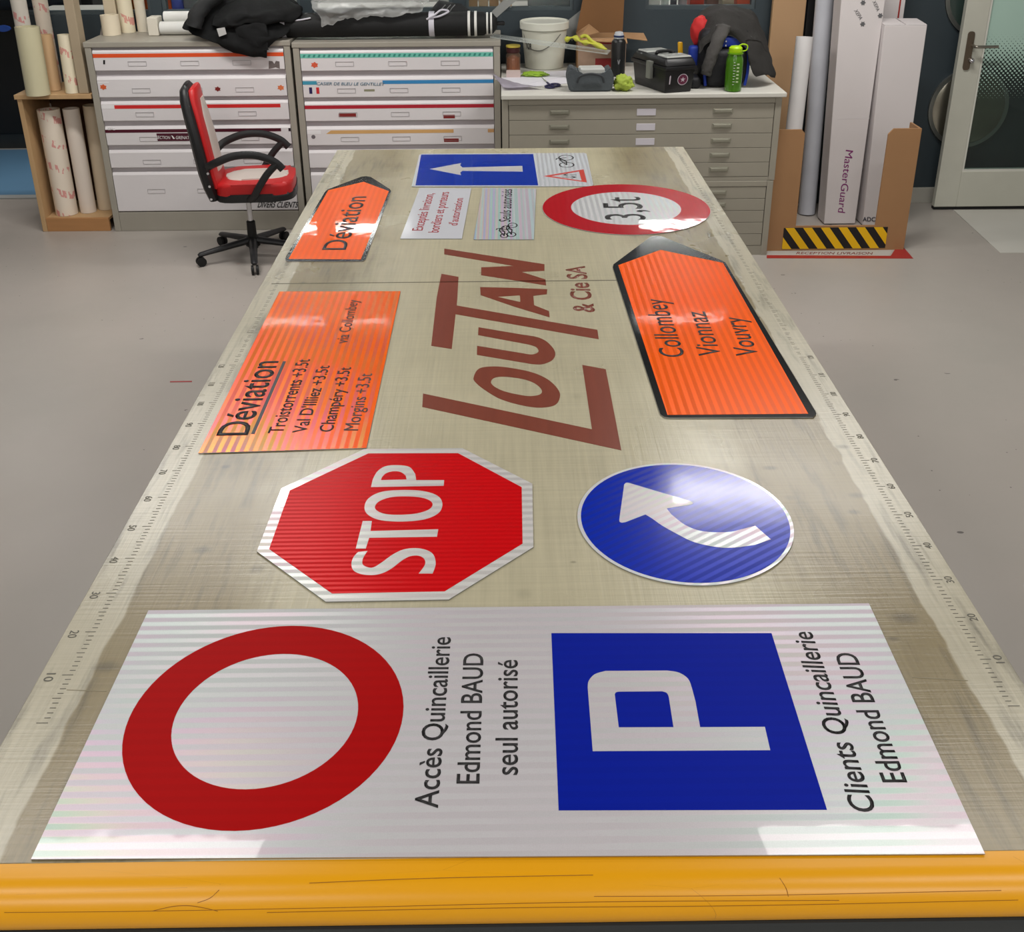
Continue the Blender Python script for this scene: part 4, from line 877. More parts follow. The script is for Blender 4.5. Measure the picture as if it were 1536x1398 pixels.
rows = [[P(466, -14, 6.28), P(510, -22, 6.28), P(560, -22, 6.3), P(615, -20, 6.3), P(646, -10, 6.3)],
        [P(468, 8, 6.13), P(505, 8, 6.10), P(550, 2, 6.12), P(600, 4, 6.14), P(642, 4, 6.16)],
        [P(476, 26, 6.115), P(508, 26, 6.10), P(550, 16, 6.12), P(600, 14, 6.13), P(636, 10, 6.15)],
        [P(481, 40, 6.12), P(512, 34, 6.105), P(545, 26, 6.12), P(590, 24, 6.12), P(632, 15, 6.14)]]
o = obj('plastic_bag', sheet(BM(), rows, 8, 8, .0015, .022, 16, 5), bag, smooth='all', label='crumpled translucent plastic bag lying over the black fabric roll', cat='bag')
bl = catmull([P(640, 8, 6.33), P(668, -2, 6.32), P(694, 14, 6.33)], 5, False)
dbg = thing('cord_bag', 'dark bag with cords behind the right end of the black roll', 'bag', (-.35, 6.38, 1.112))
obj('bag_body', sweep(BM(), [(-.42, 6.39, 1.165), (-.36, 6.39, 1.20), (-.26, 6.39, 1.19), (-.16, 6.39, 1.155)], [(.045, .05), (.07, .085), (.065, .075), (.03, .04)], 16, jit=.06), fab, dbg, 'all')
for dx in (0, .03, .055): obj('cord', sweep(BM(), catmull([(-.38+dx, 6.33, 1.16), (-.36+dx, 6.30, 1.235), (-.33+dx, 6.31, 1.27)], 4, False), .003, 6), mat('grey_cord', (120, 120, 120), .6), dbg, True)
# ================================================================== THINGS ON THE WHITE BOARD
WT_ = WZ+.0006
# bucket
bc = Vector((.240, 6.365, 0)); bk = thing('bucket', 'large white plastic bucket with lid and wire handle, against the wall', 'bucket', (.240, 6.365, WT_))
obj('bucket_body', lathe(BM(), [(.105, WT_), (.112, WT_+.002), (.134, WT_+.232), (.134, WT_+.236)], bc.x, bc.y, 40), mat('off_white_bucket', (206, 206, 192), .4, var=.05), bk, True)
obj('lid', lathe(BM(), [(.134, WT_+.222), (.143, WT_+.224), (.144, WT_+.262), (.139, WT_+.266), (.136, WT_+.258), (.02, WT_+.257)], bc.x, bc.y, 40), mat('bucket_lid', (216, 216, 204), .4), bk, True)
hp = [(bc.x-.120+.0, bc.y-.045, WT_+.20), (bc.x-.10, bc.y-.085, WT_+.13), (bc.x-.03, bc.y-.124, WT_+.112), (bc.x+.04, bc.y-.128, WT_+.15), (bc.x+.09, bc.y-.115, WT_+.205)]
obj('wire_handle', sweep(BM(), catmull(hp, 5, False), .0025, 8), mat('grey_wire', (110, 110, 104), .4, .6), bk, True)
def curved_text(body, cx, cy, r, a0, a1, z0, zc, m, parent, off=0.):
    global CAP
    bm = text_bm(body, off); x0 = min(v.co.x for v in bm.verts); x1 = max(v.co.x for v in bm.verts)
    for v in bm.verts:
        a = a0+(a1-a0)*(v.co.x-x0)/(x1-x0); v.co = Vector((cx+r*math.cos(a), cy+r*math.sin(a), z0+v.co.y/CAP*zc))
    return obj('lettering', bm, m, parent)
curved_text('NOIR', bc.x, bc.y, .1265, math.radians(212), math.radians(232), WT_+.115, .035, black_ink, bk, .02)
# jar
jr = thing('glass_jar', 'glass jar with orange contents and red-black lid beside the bucket', 'jar', (.055, 6.18, WT_))
obj('jar_body', lathe(BM(), [(.036, WT_), (.042, WT_+.004), (.042, WT_+.10), (.034, WT_+.115)], .055, 6.18, 24), mat('jar_glass', (150, 120, 100), .08, alpha=.45, coat=.4), jr, True)
obj('contents', lathe(BM(), [(.034, WT_+.004), (.038, WT_+.02), (.036, WT_+.085), (.01, WT_+.10)], .055, 6.18, 14), mat('orange_contents', (176, 84, 32), .6, var=.5, scale=50), jr)
obj('lid', lathe(BM(), [(.037, WT_+.116), (.040, WT_+.118), (.040, WT_+.142), (.02, WT_+.144)], .055, 6.18, 24), mat('maroon_black_lid', (70, 34, 36), .35), jr, True)
obj('lid_rim', lathe(BM(), [(.039, WT_+.145), (.041, WT_+.146), (.041, WT_+.156), (.03, WT_+.158)], .055, 6.18, 24), mat('yellow_lid', (206, 186, 80), .4), jr, True)
# small cream box in front of the jar
obj('small_box', box(BM(), .015, .095, 6.03, 6.07, WT_, WT_+.036, .002, rot=-.05), mat('pinkish_box', (196, 178, 172), .6), label='small pinkish box with a label in front of the glass jar', cat='box')
# papers
pm = mat('white_print_paper', (222, 220, 228), .6, var=.04, scale=10)
for i, (pts, lab_) in enumerate([([(545, 455), (960, 405), (985, 480), (640, 510)], 'white sheet of paper under the scissors on the white board'), ([(690, 425), (955, 408), (960, 440), (700, 490)], 'second white sheet lying partly under the grey lunch bag')]):
    q = [PZ(*c3(*p), WZ) for p in pts]; zz = WT_+.0005+i*.001
    obj('paper_sheet', flat(BM(), q, zz, zz+.0006), pm, label=lab_, cat='paper', group='papers on the white board')
rows = [[PZ(*c3(530, 432), 1.0)+Vector((0, 0, 0)), PY(*c3(570, 450), 5.95), PY(*c3(640, 478), 5.9)], [PY(*c3(540, 445), 5.85), PY(*c3(585, 480), 5.80), PY(*c3(720, 497), 5.78)], [PY(*c3(590, 505), 5.66), PY(*c3(620, 515), 5.665), PY(*c3(830, 510), 5.68)]]
rows[0][0] = PY(*c3(530, 432), 5.96)
obj('magazine', sheet(BM(), [[q_+Vector((0, 0, .008)) for q_ in r_] for r_ in rows], 5, 5, .003, .004, 20, 2), mat('curled_magazine', (206, 200, 212), .4, var=.25, scale=30), smooth='all', label='curled magazine at the left end of the white board', cat='magazine')
# scissors
sx_ = thing('scissors', 'open scissors with dark blue handles on the white sheet', 'scissors', PZ(*c3(850, 475), WZ))
def SZ(x, y, dz=0): p = PZ(*c3(x, y), WZ); p.z = WZ+.004+dz; return p
bm = BM(); a, b = SZ(806, 440), SZ(862, 492); d = (b-a).normalized(); s_ = Vector((-d.y, d.x, 0))*.006; flat(bm, [a, b-s_, b+s_], WZ+.003, WZ+.0045)
obj('blade', bm, chrome, sx_)
bm = BM(); a = SZ(812, 470); d = (b-a).normalized(); s_ = Vector((-d.y, d.x, 0))*.005; flat(bm, [SZ(822, 462), b-s_, b+s_], WZ+.0048, WZ+.006)
obj('blade', bm, chrome, sx_)
hm = mat('dark_blue_handle', (34, 32, 70), .4)
for cx, cy in ((893, 497), (864, 506)):
    ctr = SZ(cx, cy, .003); obj('finger_loop', sweep(BM(), [ctr+Vector((.026*math.cos(t*math.pi/8), .034*math.sin(t*math.pi/8), 0)) for t in range(16)], .0055, 8, True), hm, sx_, True)
obj('pivot', sweep(BM(), [SZ(848, 480), SZ(862, 492)], .006, 8), hm, sx_, True)
# grey lunch bag
lg_ = thing('lunch_bag', 'slate grey soft carry bag with arched handle beside the black bottle', 'bag', (.455, 5.68, WT_))
lm = mat('slate_bag_fabric', (74, 80, 84), .75, var=.12, bump=.2, bscale=60)
bm = BM(); 
prof = roundpoly([(.345, WT_), (.568, WT_), (.582, WT_+.07), (.560, WT_+.125), (.535, WT_+.105), (.52, WT_+.085), (.40, WT_+.09), (.37, WT_+.12), (.345, WT_+.125), (.330, WT_+.07)], .02, 3)
prism(bm, [(p[0], p[1]) for p in prof], lambda u, v: (u, 5.61, v), lambda u, v: (u, 5.74, v)); bmesh.ops.bevel(bm, geom=[e for e in bm.edges if abs(e.verts[0].co.y-e.verts[1].co.y) < 1e-5], offset=.008, segments=2, affect='EDGES')
obj('bag_body', bm, lm, lg_, True)
obj('handle', sweep(BM(), catmull([(.385, 5.598, WT_+.05), (.40, 5.59, WT_+.085), (.455, 5.585, WT_+.098), (.51, 5.59, WT_+.085), (.525, 5.598, WT_+.05)], 5, False), (.007, .004) and .006, 8), mat('dark_strap', (52, 56, 60), .7), lg_, True)
obj('contents', box(BM(), .40, .53, 5.63, 5.73, WT_+.085, WT_+.118, .008, rot=.08), mat('pale_tray', (186, 188, 184), .5), lg_)
# crumpled green cloths
def crumple(name, label, c, rx, ry, rz, m, seed, cat, wr=1.):
    from mathutils import noise as N
    bm = BM(); bmesh.ops.create_icosphere(bm, subdivisions=4, radius=1)
    for v in bm.verts:
        n_ = N.noise(v.co*2.2+Vector((seed, 0, 0)))*.35+abs(N.noise(v.co*5+Vector((0, seed, 0))))*.35
        k = .82+n_*wr; v.co = Vector((v.co.x*k*rx, v.co.y*k*ry, max(v.co.z*k, -.9)*rz))
    mz = min(v.co.z for v in bm.verts)
    for v in bm.verts: v.co += Vector((c[0], c[1], c[2]-mz))
    return obj(name, bm, m, smooth='all', label=label, cat=cat)
lime = mat('lime_green_cloth', (158, 176, 66), .7, var=.25, scale=20, bump=.3)
crumple('green_cloth', 'crumpled lime green cloth between the grey bag and black toolbox', (.632, 5.64, WT_), .058, .055, .042, lime, 2., 'cloth')
crumple('green_bag', 'flat green crumpled bag at the foot of the white bucket', (.175, 6.05, WT_), .075, .035, .016, mat('bright_green_plastic', (140, 176, 50), .4, var=.2, scale=20), 5., 'bag')
# black bottle
bt = thing('black_bottle', 'black drinking bottle with white and blue cap, left of the toolbox', 'bottle', (.640, 6.0, WT_))
bx_, by_ = .645, 6.06
obj('bottle_body', lathe(BM(), [(.036, WT_), (.040, WT_+.004), (.040, WT_+.185), (.034, WT_+.198), (.026, WT_+.205)], bx_, by_, 28), mat('matte_black_steel', (26, 27, 28), .35), bt, True)
obj('cap', lathe(BM(), [(.027, WT_+.206), (.028, WT_+.208), (.028, WT_+.222), (.022, WT_+.240), (.01, WT_+.243)], bx_, by_, 24), mat('pale_cap', (190, 194, 200), .35), bt, True)
obj('cap_band', lathe(BM(), [(.0285, WT_+.213), (.0295, WT_+.214), (.0295, WT_+.223), (.0285, WT_+.224)], bx_, by_, 24), mat('navy_band', (40, 54, 90), .4), bt, True)
obj('bottle_logo', prism(BM(), [(bx_-.004, WT_+.07), (bx_+.002, WT_+.07), (bx_+.008, WT_+.095), (bx_+.003, WT_+.095), (bx_, WT_+.08), (bx_-.005, WT_+.095), (bx_-.008, WT_+.093)], lambda u, v: (u, by_-.0395, v), lambda u, v: (u, by_-.0405, v)), mat('grey_print', (130, 130, 134), .5), bt)
# cardboard box with open flaps
cb_ = thing('cardboard_box', 'open brown cardboard box with raised flaps behind the black bottle', 'box', (.56, 6.35, WT_))
kx0, kx1, ky0, ky1, kz = .430, .705, 6.22, 6.43, WT_+.185
ci_ = mat('printed_box_front', (178, 150, 130), .75, var=.3, scale=14)
obj('box_side', box(BM(), kx0, kx1, ky0, ky0+.004, WT_, kz), ci_, cb_); obj('box_side', box(BM(), kx0, kx1, ky1-.004, ky1, WT_, kz), card, cb_)
obj('box_side', box(BM(), kx0, kx0+.004, ky0+.004, ky1-.004, WT_, kz), card, cb_); obj('box_side', box(BM(), kx1-.004, kx1, ky0+.004, ky1-.004, WT_, kz), card, cb_)
obj('box_bottom', box(BM(), kx0+.004, kx1-.004, ky0+.004, ky1-.004, WT_, WT_+.004), card, cb_)
redp = mat('red_box_print', (150, 44, 44), .6, var=.3, scale=40)
obj('printed_band', box(BM(), kx0+.02, kx1-.03, ky0-.001, ky0, WT_+.15, WT_+.172), redp, cb_); obj('printed_band', box(BM(), kx0+.10, kx1-.02, ky0-.001, ky0, WT_+.02, WT_+.07), redp, cb_)
def flap(pts, m=card, th=.004):
    bm = BM(); v = [Vector(p) for p in pts]; n_ = (v[1]-v[0]).cross(v[2]-v[0]).normalized()*th
    hexa(bm, [*v, *[q_+n_ for q_ in v]]); obj('flap', bm, m, cb_)
flap([(kx0, ky0, kz), (kx1, ky0, kz), (kx1-.005, ky0-.115, kz-.012), (kx0-.012, ky0-.11, kz+.008)])
flap([(kx1, ky0, kz), (kx1, ky1, kz), (kx1+.125, ky1, kz-.005), (kx1+.125, ky0+.03, kz-.02)])
flap([(kx0, ky1, kz), (kx1, ky1, kz), (kx1+.01, ky1+.05, kz+.24), (kx0+.05, ky1+.05, kz+.24)], card_d)
flap([(kx0, ky0+.01, kz), (kx0, ky1, kz), (kx0+.075, ky1, kz+.05), (kx0+.12, ky0+.03, kz+.03)])
# clear acrylic strip bridging from the cabinet top to the box
acr = mat('clear_acrylic', (215, 222, 218), .08, alpha=.42, coat=.5, var=0)
A_, B_ = Vector((-.075, 6.18, 1.1035)), PY(911, 82, 5.86); A2, B2 = Vector((-.055, 6.30, 1.103)), B_+Vector((.03, .12, .0))
v = [A_, B_, B2, A2]; n_ = Vector((0, 0, .005)); bm = hexa(BM(), [*v, *[q_+n_ for q_ in v]]); obj('acrylic_strip', bm, acr, label='clear acrylic strip in front of the bucket, one end on the cabinet', cat='strip')
yg = mat('yellow_green_mesh', (186, 186, 66), .6, var=.25, scale=30, bump=.3)
gl_ = thing('work_glove', 'yellow-green strappy glove lying on the acrylic strip before the box', 'glove', PY(877, 66, 5.92))
pp = catmull([PY(*c3(952, 232), 5.96), PY(*c3(1000, 215), 5.95), PY(*c3(1050, 240), 5.94), PY(*c3(1110, 250), 5.93), PY(*c3(1190, 285), 5.90)], 6, False); n_ = len(pp)
obj('glove_body', sweep(BM(), pp, [(.016+.012*math.sin(math.pi*i/(n_-1)), .010+.006*math.sin(i)) for i in range(n_)], 12, jit=.10), yg, gl_, 'all')
pp = catmull([PY(*c3(1040, 215), 5.95), PY(*c3(1070, 205), 5.95), PY(*c3(1110, 240), 5.93), PY(*c3(1165, 270), 5.92)], 5, False)
obj('strap', sweep(BM(), pp, .009, 10, jit=.1), yg, gl_, 'all')
# toolbox
tb = thing('toolbox', 'black plastic toolbox with clear lid bins and a round star sticker', 'toolbox', (.85, 5.70, WT_))
n0, nr, nl = Vector((.838, 5.535, 0)), Vector((1.000, 5.585, 0)), Vector((.700, 5.840, 0)); nb = nl+nr-n0
cxy = (nr+nl)/2
def tbz(k, z): return [Vector((cxy.x+(p.x-cxy.x)*k, cxy.y+(p.y-cxy.y)*k, z)) for p in (n0, nr, nb, nl)]
hexa(bm := BM(), tbz(.90, WT_)+tbz(1.0, WT_+.135), .006); obj('tool_case', bm, black_pl, tb, True)
hexa(bm := BM(), tbz(1.06, WT_+.118)+tbz(1.06, WT_+.138), .004); obj('case_rim', bm, black_pl, tb, True)
hexa(bm := BM(), tbz(1.04, WT_+.139)+tbz(.90, WT_+.178), .008); obj('lid', bm, black_pl, tb, True)
def tq(u, v, z): return Vector((*(n0+(nr-n0)*u+(nl-n0)*v)[:2], z))
clr = mat('clear_grey_lid', (178, 180, 176), .2, coat=.5)
hexa(bm := BM(), [tq(.10, .06, WT_+.1785), tq(.92, .06, WT_+.1785), tq(.92, .36, WT_+.1785), tq(.10, .36, WT_+.1785), tq(.12, .07, WT_+.186), tq(.90, .07, WT_+.186), tq(.90, .35, WT_+.186), tq(.12, .35, WT_+.186)], .002); obj('bin_lid', bm, clr, tb)
hexa(bm := BM(), [tq(.10, .66, WT_+.1785), tq(.92, .66, WT_+.1785), tq(.92, .94, WT_+.1785), tq(.10, .94, WT_+.1785), tq(.12, .67, WT_+.186), tq(.90, .67, WT_+.186), tq(.90, .93, WT_+.186), tq(.12, .93, WT_+.186)], .002); obj('bin_lid', bm, clr, tb)
obj('carry_handle', sweep(BM(), catmull([tq(.2, .46, WT_+.18), tq(.3, .5, WT_+.19), tq(.7, .5, WT_+.19), tq(.8, .46, WT_+.18)], 4, False), .009, 8), rubber, tb, True)
# latch on the long left face, sticker on front face (n0->nr)
fl_ = (nl-n0).normalized(); fo = Vector((fl_.y, -fl_.x, 0)); fo = fo if fo.y < 0 or fo.x < 0 else -fo
lc = n0+(nl-n0)*.42
hexa(bm := BM(), [Vector((*(lc-fl_*.02+fo*.0)[:2], WT_+.06)), Vector((*(lc-fl_*.02+fo*.022)[:2], WT_+.06)), Vector((*(lc+fl_*.02+fo*.022)[:2], WT_+.06)), Vector((*(lc+fl_*.02)[:2], WT_+.06)), Vector((*(lc-fl_*.02+fo*.0)[:2], WT_+.15)), Vector((*(lc-fl_*.02+fo*.022)[:2], WT_+.15)), Vector((*(lc+fl_*.02+fo*.022)[:2], WT_+.15)), Vector((*(lc+fl_*.02)[:2], WT_+.15))], .002); obj('latch', bm, mat('grey_latch', (128, 130, 124), .35, .3), tb)
fr_ = (nr-n0).normalized(); fn_ = Vector((fr_.y, -fr_.x, 0)); sc_ = n0*.5+nr*.5; sc_ = Vector((sc_.x, sc_.y, WT_+.062))+fn_*.001-fn_*0; sc_ = Vector((sc_.x, sc_.y-.0, sc_.z))
wh = mat('sticker_white', (196, 186, 196), .4); ma = mat('sticker_maroon', (98, 34, 62), .4)
tilt_up = (Vector((0, 0, .135))+Vector((cxy.x-n0.x/2-nr.x/2, cxy.y-n0.y/2-nr.y/2, 0))*-.10).normalized(); fn2 = fr_.cross(tilt_up); fn2 = fn2 if fn2.y < 0 else -fn2
base_c = Vector((*(cxy+((n0+nr)/2-cxy)*.955)[:2], WT_+.068))+fn2*.0016
def stk(pts, l, m): obj('sticker', prism(BM(), pts, lambda u, v: base_c+fr_*u+tilt_up*v+fn2*l, lambda u, v: base_c+fr_*u+tilt_up*v+fn2*(l+.0006)), m, tb)
def cpts(r, n=28): return [(r*math.cos(2*math.pi*i/n)+.018, r*math.sin(2*math.pi*i/n)) for i in range(n)]
stk(cpts(.030), 0, wh); stk(cpts(.026), .0008, ma); stk([((.015 if i % 2 == 0 else .006)*math.sin(i*math.pi/5)+.018, (.015 if i % 2 == 0 else .006)*math.cos(i*math.pi/5)) for i in range(10)], .0016, wh)
stk([(-.058, -.022), (-.052, -.022), (-.051, .02), (-.055, .026), (-.059, .018)], 0, wh)
# folding knife / cutter behind the toolbox
kn = thing('utility_knife', 'yellow and black utility knife standing behind the toolbox', 'knife', (1.01, 6.05, WT_))
obj('knife_handle', box(BM(), .985, 1.012, 6.04, 6.06, WT_+.05, WT_+.185, .006, lean=(-.08, 0)), mat('yellow_plastic', (222, 168, 20), .4), kn, True)
obj('knife_grip', box(BM(), .990, 1.014, 6.035, 6.065, WT_, WT_+.09, .005), black_pl, kn, True)
# backpack with grey jacket and red cap
bp_ = thing('backpack', 'black backpack with blue trim standing behind the green bottle', 'backpack', (1.17, 5.80, WT_))
bpm = mat('black_nylon', (18, 19, 24), .6, bump=.2, bscale=80); blu = mat('blue_trim', (24, 52, 150), .55, var=.15)
def padbox(x0, x1, y0, y1, z0, z1, r): return box(BM(), x0, x1, y0, y1, z0, z1, r, 4)
obj('pack_body', padbox(1.045, 1.315, 5.735, 5.93, WT_, WT_+.30, .05), bpm, bp_, True)
obj('front_pocket', padbox(1.075, 1.285, 5.675, 5.76, WT_+.002, WT_+.20, .035), bpm, bp_, True)
obj('trim', sweep(BM(), catmull([(1.075, 5.685, WT_+.012), (1.068, 5.69, WT_+.10), (1.085, 5.69, WT_+.20), (1.12, 5.72, WT_+.245), (1.19, 5.725, WT_+.258), (1.255, 5.72, WT_+.245), (1.29, 5.69, WT_+.19), (1.297, 5.69, WT_+.09), (1.285, 5.685, WT_+.012)], 5, False), .008, 8), blu, bp_, True)
obj('trim_panel', padbox(1.125, 1.255, 5.706, 5.736, WT_+.205, WT_+.262, .012), blu, bp_, True)
obj('side_strap', padbox(1.0, 1.06, 5.80, 5.86, WT_+.08, WT_+.20, .018), blu, bp_, True)
obj('side_pocket', padbox(.99, 1.05, 5.66, 5.80, WT_, WT_+.06, .02), bpm, bp_, True)
for zz in (.214, .236): obj('zip_pull', box(BM(), 1.17, 1.176, 5.700, 5.706, WT_+zz, WT_+zz+.007), white_pl, bp_)
cap_ = crumple('red_cap', 'red cap tucked under the grey jacket on the backpack', (1.06, 5.86, WT_+.19), .060, .06, .095, mat('red_cloth', (186, 34, 34), .7), 1., 'cap', .25)
gj = thing('grey_jacket', 'dark grey fleece jacket draped over the backpack', 'jacket', (1.25, 5.8, WT_+.2))
gjm = mat('grey_fleece', (72, 70, 68), .9, var=.22, scale=9, bump=.35, bscale=45)
rows = [[P(1040, 28, 5.98), P(1062, 10, 6.02), P(1095, 8, 6.05), P(1125, 16, 6.05), P(1140, 30, 6.02)],
        [P(1048, 40, 5.86), P(1068, 22, 5.84), P(1095, 18, 5.84), P(1130, 34, 5.88), P(1150, 62, 5.90)],
        [P(1052, 64, 5.76), P(1072, 46, 5.72), P(1100, 42, 5.71), P(1132, 62, 5.74), P(1158, 92, 5.82)],
        [P(1050, 80, 5.72), P(1070, 60, 5.70), P(1104, 56, 5.70), P(1128, 92, 5.69), P(1160, 112, 5.78)]]
obj('jacket_body', sheet(BM(), rows, 7, 7, .010, .016, 11, 8), gjm, gj, 'all')
pp = catmull([P(1086, 40, 5.72), P(1076, 62, 5.675), P(1066, 88, 5.66), P(1058, 112, 5.66)], 6, False); n_ = len(pp)
obj('sleeve', sweep(BM(), pp, [(.040-.0006*i, .026) for i in range(n_)], 14, jit=.10), gjm, gj, 'all')
rows = [[P(1118, 60, 5.70), P(1140, 62, 5.74), P(1156, 84, 5.82)], [P(1122, 88, 5.665), P(1144, 90, 5.70), P(1162, 104, 5.79)], [P(1130, 112, 5.655), P(1150, 108, 5.68), P(1163, 112, 5.78)], [P(1134, 117, 5.66), P(1152, 112, 5.685), P(1161, 118, 5.78)]]
obj('jacket_flap', sheet(BM(), rows, 6, 6, .008, .010, 12, 4), gjm, gj, 'all')
# green bottle
gb = thing('green_bottle', 'translucent green drinking bottle with loop cap in front of the backpack', 'bottle', (1.208, 5.60, WT_))
gx_, gy_ = 1.206, 5.605; grn = mat('green_translucent', (70, 122, 22), .12, alpha=.88, coat=.5, var=.1)
obj('bottle_body', lathe(BM(), [(.038, WT_), (.044, WT_+.005), (.0445, WT_+.15), (.043, WT_+.165), (.038, WT_+.178), (.036, WT_+.190)], gx_, gy_, 28), grn, gb, True)
obj('screw_ring', lathe(BM(), [(.037, WT_+.190), (.041, WT_+.191), (.041, WT_+.197), (.037, WT_+.198)], gx_, gy_, 28), mat('olive_ring', (92, 140, 20), .3), gb, True)
obj('cap', lathe(BM(), [(.034, WT_+.199), (.035, WT_+.201), (.034, WT_+.222), (.026, WT_+.230), (.01, WT_+.232)], gx_, gy_, 28), mat('lime_cap', (172, 214, 20), .35), gb, True)
obj('cap_loop', sweep(BM(), catmull([(gx_+.01, gy_, WT_+.228), (gx_+.035, gy_-.005, WT_+.240), (gx_+.058, gy_-.005, WT_+.232), (gx_+.056, gy_-.003, WT_+.210), (gx_+.036, gy_, WT_+.204)], 5, False), .0035, 8), mat('lime_cap', (172, 214, 20), .35), gb, True)
for k in range(9): obj('measure_mark', box(BM(), gx_-.014, gx_-.014+(.012 if k % 2 else .008), gy_-.0462, gy_-.0452, WT_+.04+k*.014, WT_+.042+k*.014), white_ink, gb)
for k in range(6): obj('printed_line', box(BM(), gx_+.004, gx_+.016, gy_-.0452, gy_-.0442, WT_+.05+k*.018, WT_+.058+k*.018), mat('pale_print', (180, 200, 150), .5), gb)
# ================================================================== OFFICE CHAIR
ch = thing('office_chair', 'red, white and black office chair with armrests before the left plan cabinet', 'chair', (-1.415, 5.63, 0), rotz=math.radians(7))
redl = mat('red_leatherette', (190, 30, 32), .42, var=.08, bump=.05); whl = mat('white_leatherette', (206, 196, 188), .45)
chb = mat('chair_black', (30, 30, 32), .45, bump=.08, bscale=90)
def lofty(secs, n=20, e=2.6):
    """secs: list of (x, z, half_thickness, half_width, tilt) closed superellipse sections"""
    bm = BM(); R_ = []
    for x, z, ht, hw, tl in secs:
        r = []
        for k in range(n):
            t = 2*math.pi*k/n; c_, s_ = math.cos(t), math.sin(t)
            u = ht*math.copysign(abs(c_)**(2/e), c_); v_ = hw*math.copysign(abs(s_)**(2/e), s_)
            r.append(bm.verts.new((x+u*math.cos(tl), v_, z+u*math.sin(tl))))
        R_.append(r)
    for a, b in zip(R_, R_[1:]):
        for k in range(n): bm.faces.new((a[k], a[(k+1) % n], b[(k+1) % n], b[k]))
    bm.faces.new(R_[0][::-1]); bm.faces.new(R_[-1]); return bm
bk_c = [(-.150, .375), (-.166, .44), (-.180, .52), (-.192, .62), (-.205, .72), (-.222, .82), (-.236, .90), (-.240, .95), (-.238, .975)]
wdt = [.17, .18, .185, .19, .185, .165, .14, .115, .07]; tht = [.035, .042, .045, .045, .043, .042, .038, .030, .012]
obj('backrest', lofty([(x-.01, z, t_, w_, .1) for (x, z), w_, t_ in zip(bk_c, wdt, tht)]), chb, ch, True, local=True)
obj('back_cushion', lofty([(x+.026, z, .030, w_*.86, .1) for (x, z), w_ in zip(bk_c[1:-1], wdt[1:-1])]+[(-.205, .962, .012, .08, .1)]), redl, ch, True, local=True)
obj('back_panel', lofty([(x+.045, z, .018, w_, .1) for (x, z), w_ in zip(bk_c[2:7], (.10, .11, .105, .09, .05))]), whl, ch, True, local=True)
def seatloft(z0, z1, sc_, m, nm, pts=None):
    P_ = roundpoly(pts or [(-.15, -.19), (.20, -.21), (.265, -.15), (.275, 0), (.265, .15), (.20, .21), (-.15, .19)], .09, 4)
    bm = BM(); prism(bm, [(p[0]*sc_, p[1]*sc_) for p in P_], lambda u, v: (u, v, z0), lambda u, v: (u, v, z1)); 
    top = [f for f in bm.faces if abs(f.calc_center_median().z-z1) < 1e-5]; bmesh.ops.bevel(bm, geom=list({e for f in top for e in f.edges}), offset=.022, segments=4, affect='EDGES', profile=.5)
    obj(nm, bm, m, ch, True, local=True)
seatloft(.37, .415, 1.0, chb, 'seat_base'); seatloft(.405, .468, .985, redl, 'seat_cushion')
seatloft(.453, .475, 1., whl, 'seat_panel', [(-.10, -.11), (.20, -.10), (.25, 0), (.20, .10), (-.10, .11)])
for s in (-1, 1):
    y = s*.24
    pp = catmull([(-.165, y*.80, .57), (-.12, y*.98, .60), (-.02, y, .635), (.09, y, .635), (.18, y, .60), (.225, y, .555)], 5, False)
    a_ = obj('armrest', sweep(BM(), pp, [(.021, .0135)]*len(pp), 10, up=(0, 1, 0)), chb, ch, True, local=True)
    pp = catmull([(.195, y, .585), (.14, y, .53), (.09, y*.99, .46), (.06, y*.93, .41), (.03, y*.8, .382)], 5, False)
    obj('arm_support', sweep(BM(), pp, [(.019, .014)]*len(pp), 10, up=(0, 1, 0)), chb, ch, True, local=True)
for zz in (.40, .47, .54): obj('bolt', lathe(BM(), [(.007, 0), (.007, .004)], 0, 0, 10, (0, -1, 0), (-.165, -.205, zz)), chrome, ch, local=True)
obj('mechanism', box(BM(), -.09, .11, -.07, .07, .345, .371, .006), rubber, ch, local=True)
obj('gas_lift', lathe(BM(), [(.014, .17), (.014, .346)], 0, 0, 16), chrome, ch, True, local=True)
obj('lift_sleeve', lathe(BM(), [(.026, .05), (.026, .12), (.024, .205), (.018, .21)], 0, 0, 18), rubber, ch, True, local=True)
obj('hub', lathe(BM(), [(.034, .062), (.040, .066), (.036, .115), (.028, .120)], 0, 0, 20), rubber, ch, True, local=True)
for k in range(5):
    a = math.radians(-84+72*k); dx, dy = math.cos(a), math.sin(a); ro = .30
    p0 = Vector((dx*.02, dy*.02, .098)); p1 = Vector((dx*ro, dy*ro, .066))
    lg_o = obj('leg', sweep(BM(), [p0, p0.lerp(p1, .5), p1, p1+Vector((dx*.012, dy*.012, -.004))], [(.024, .020), (.021, .017), (.018, .013), (.012, .008)], 10, up=(0, 0, 1)), chb, ch, True, local=True)
    bm = BM(); tx, ty = -dy, dx
    for s in (-1, 1): lathe(bm, [(.010, 0), (.026, .002), (.026, .014), (.010, .016)], 0, 0, 16, (tx*s, ty*s, 0), p1+Vector((tx*s*.005, ty*s*.005, -p1.z+.026)))
    bmesh.ops.scale(bm, vec=(1, 1, 1), verts=bm.verts); obj('caster', bm, rubber, lg_o, True, local=True)
# ================================================================== HOLDER, TUBES AND TALL BOXES (right)
hd = thing('box_holder', 'low brown fibreboard bin with a yellow-black striped front holding tall boxes', 'bin', (1.86, 6.0, 0))
hx0, hx1, hy0, hy1 = 1.470, 2.248, 5.625, 6.40; bcm = mat('brown_fibreboard', (162, 122, 84), .65, var=.08)
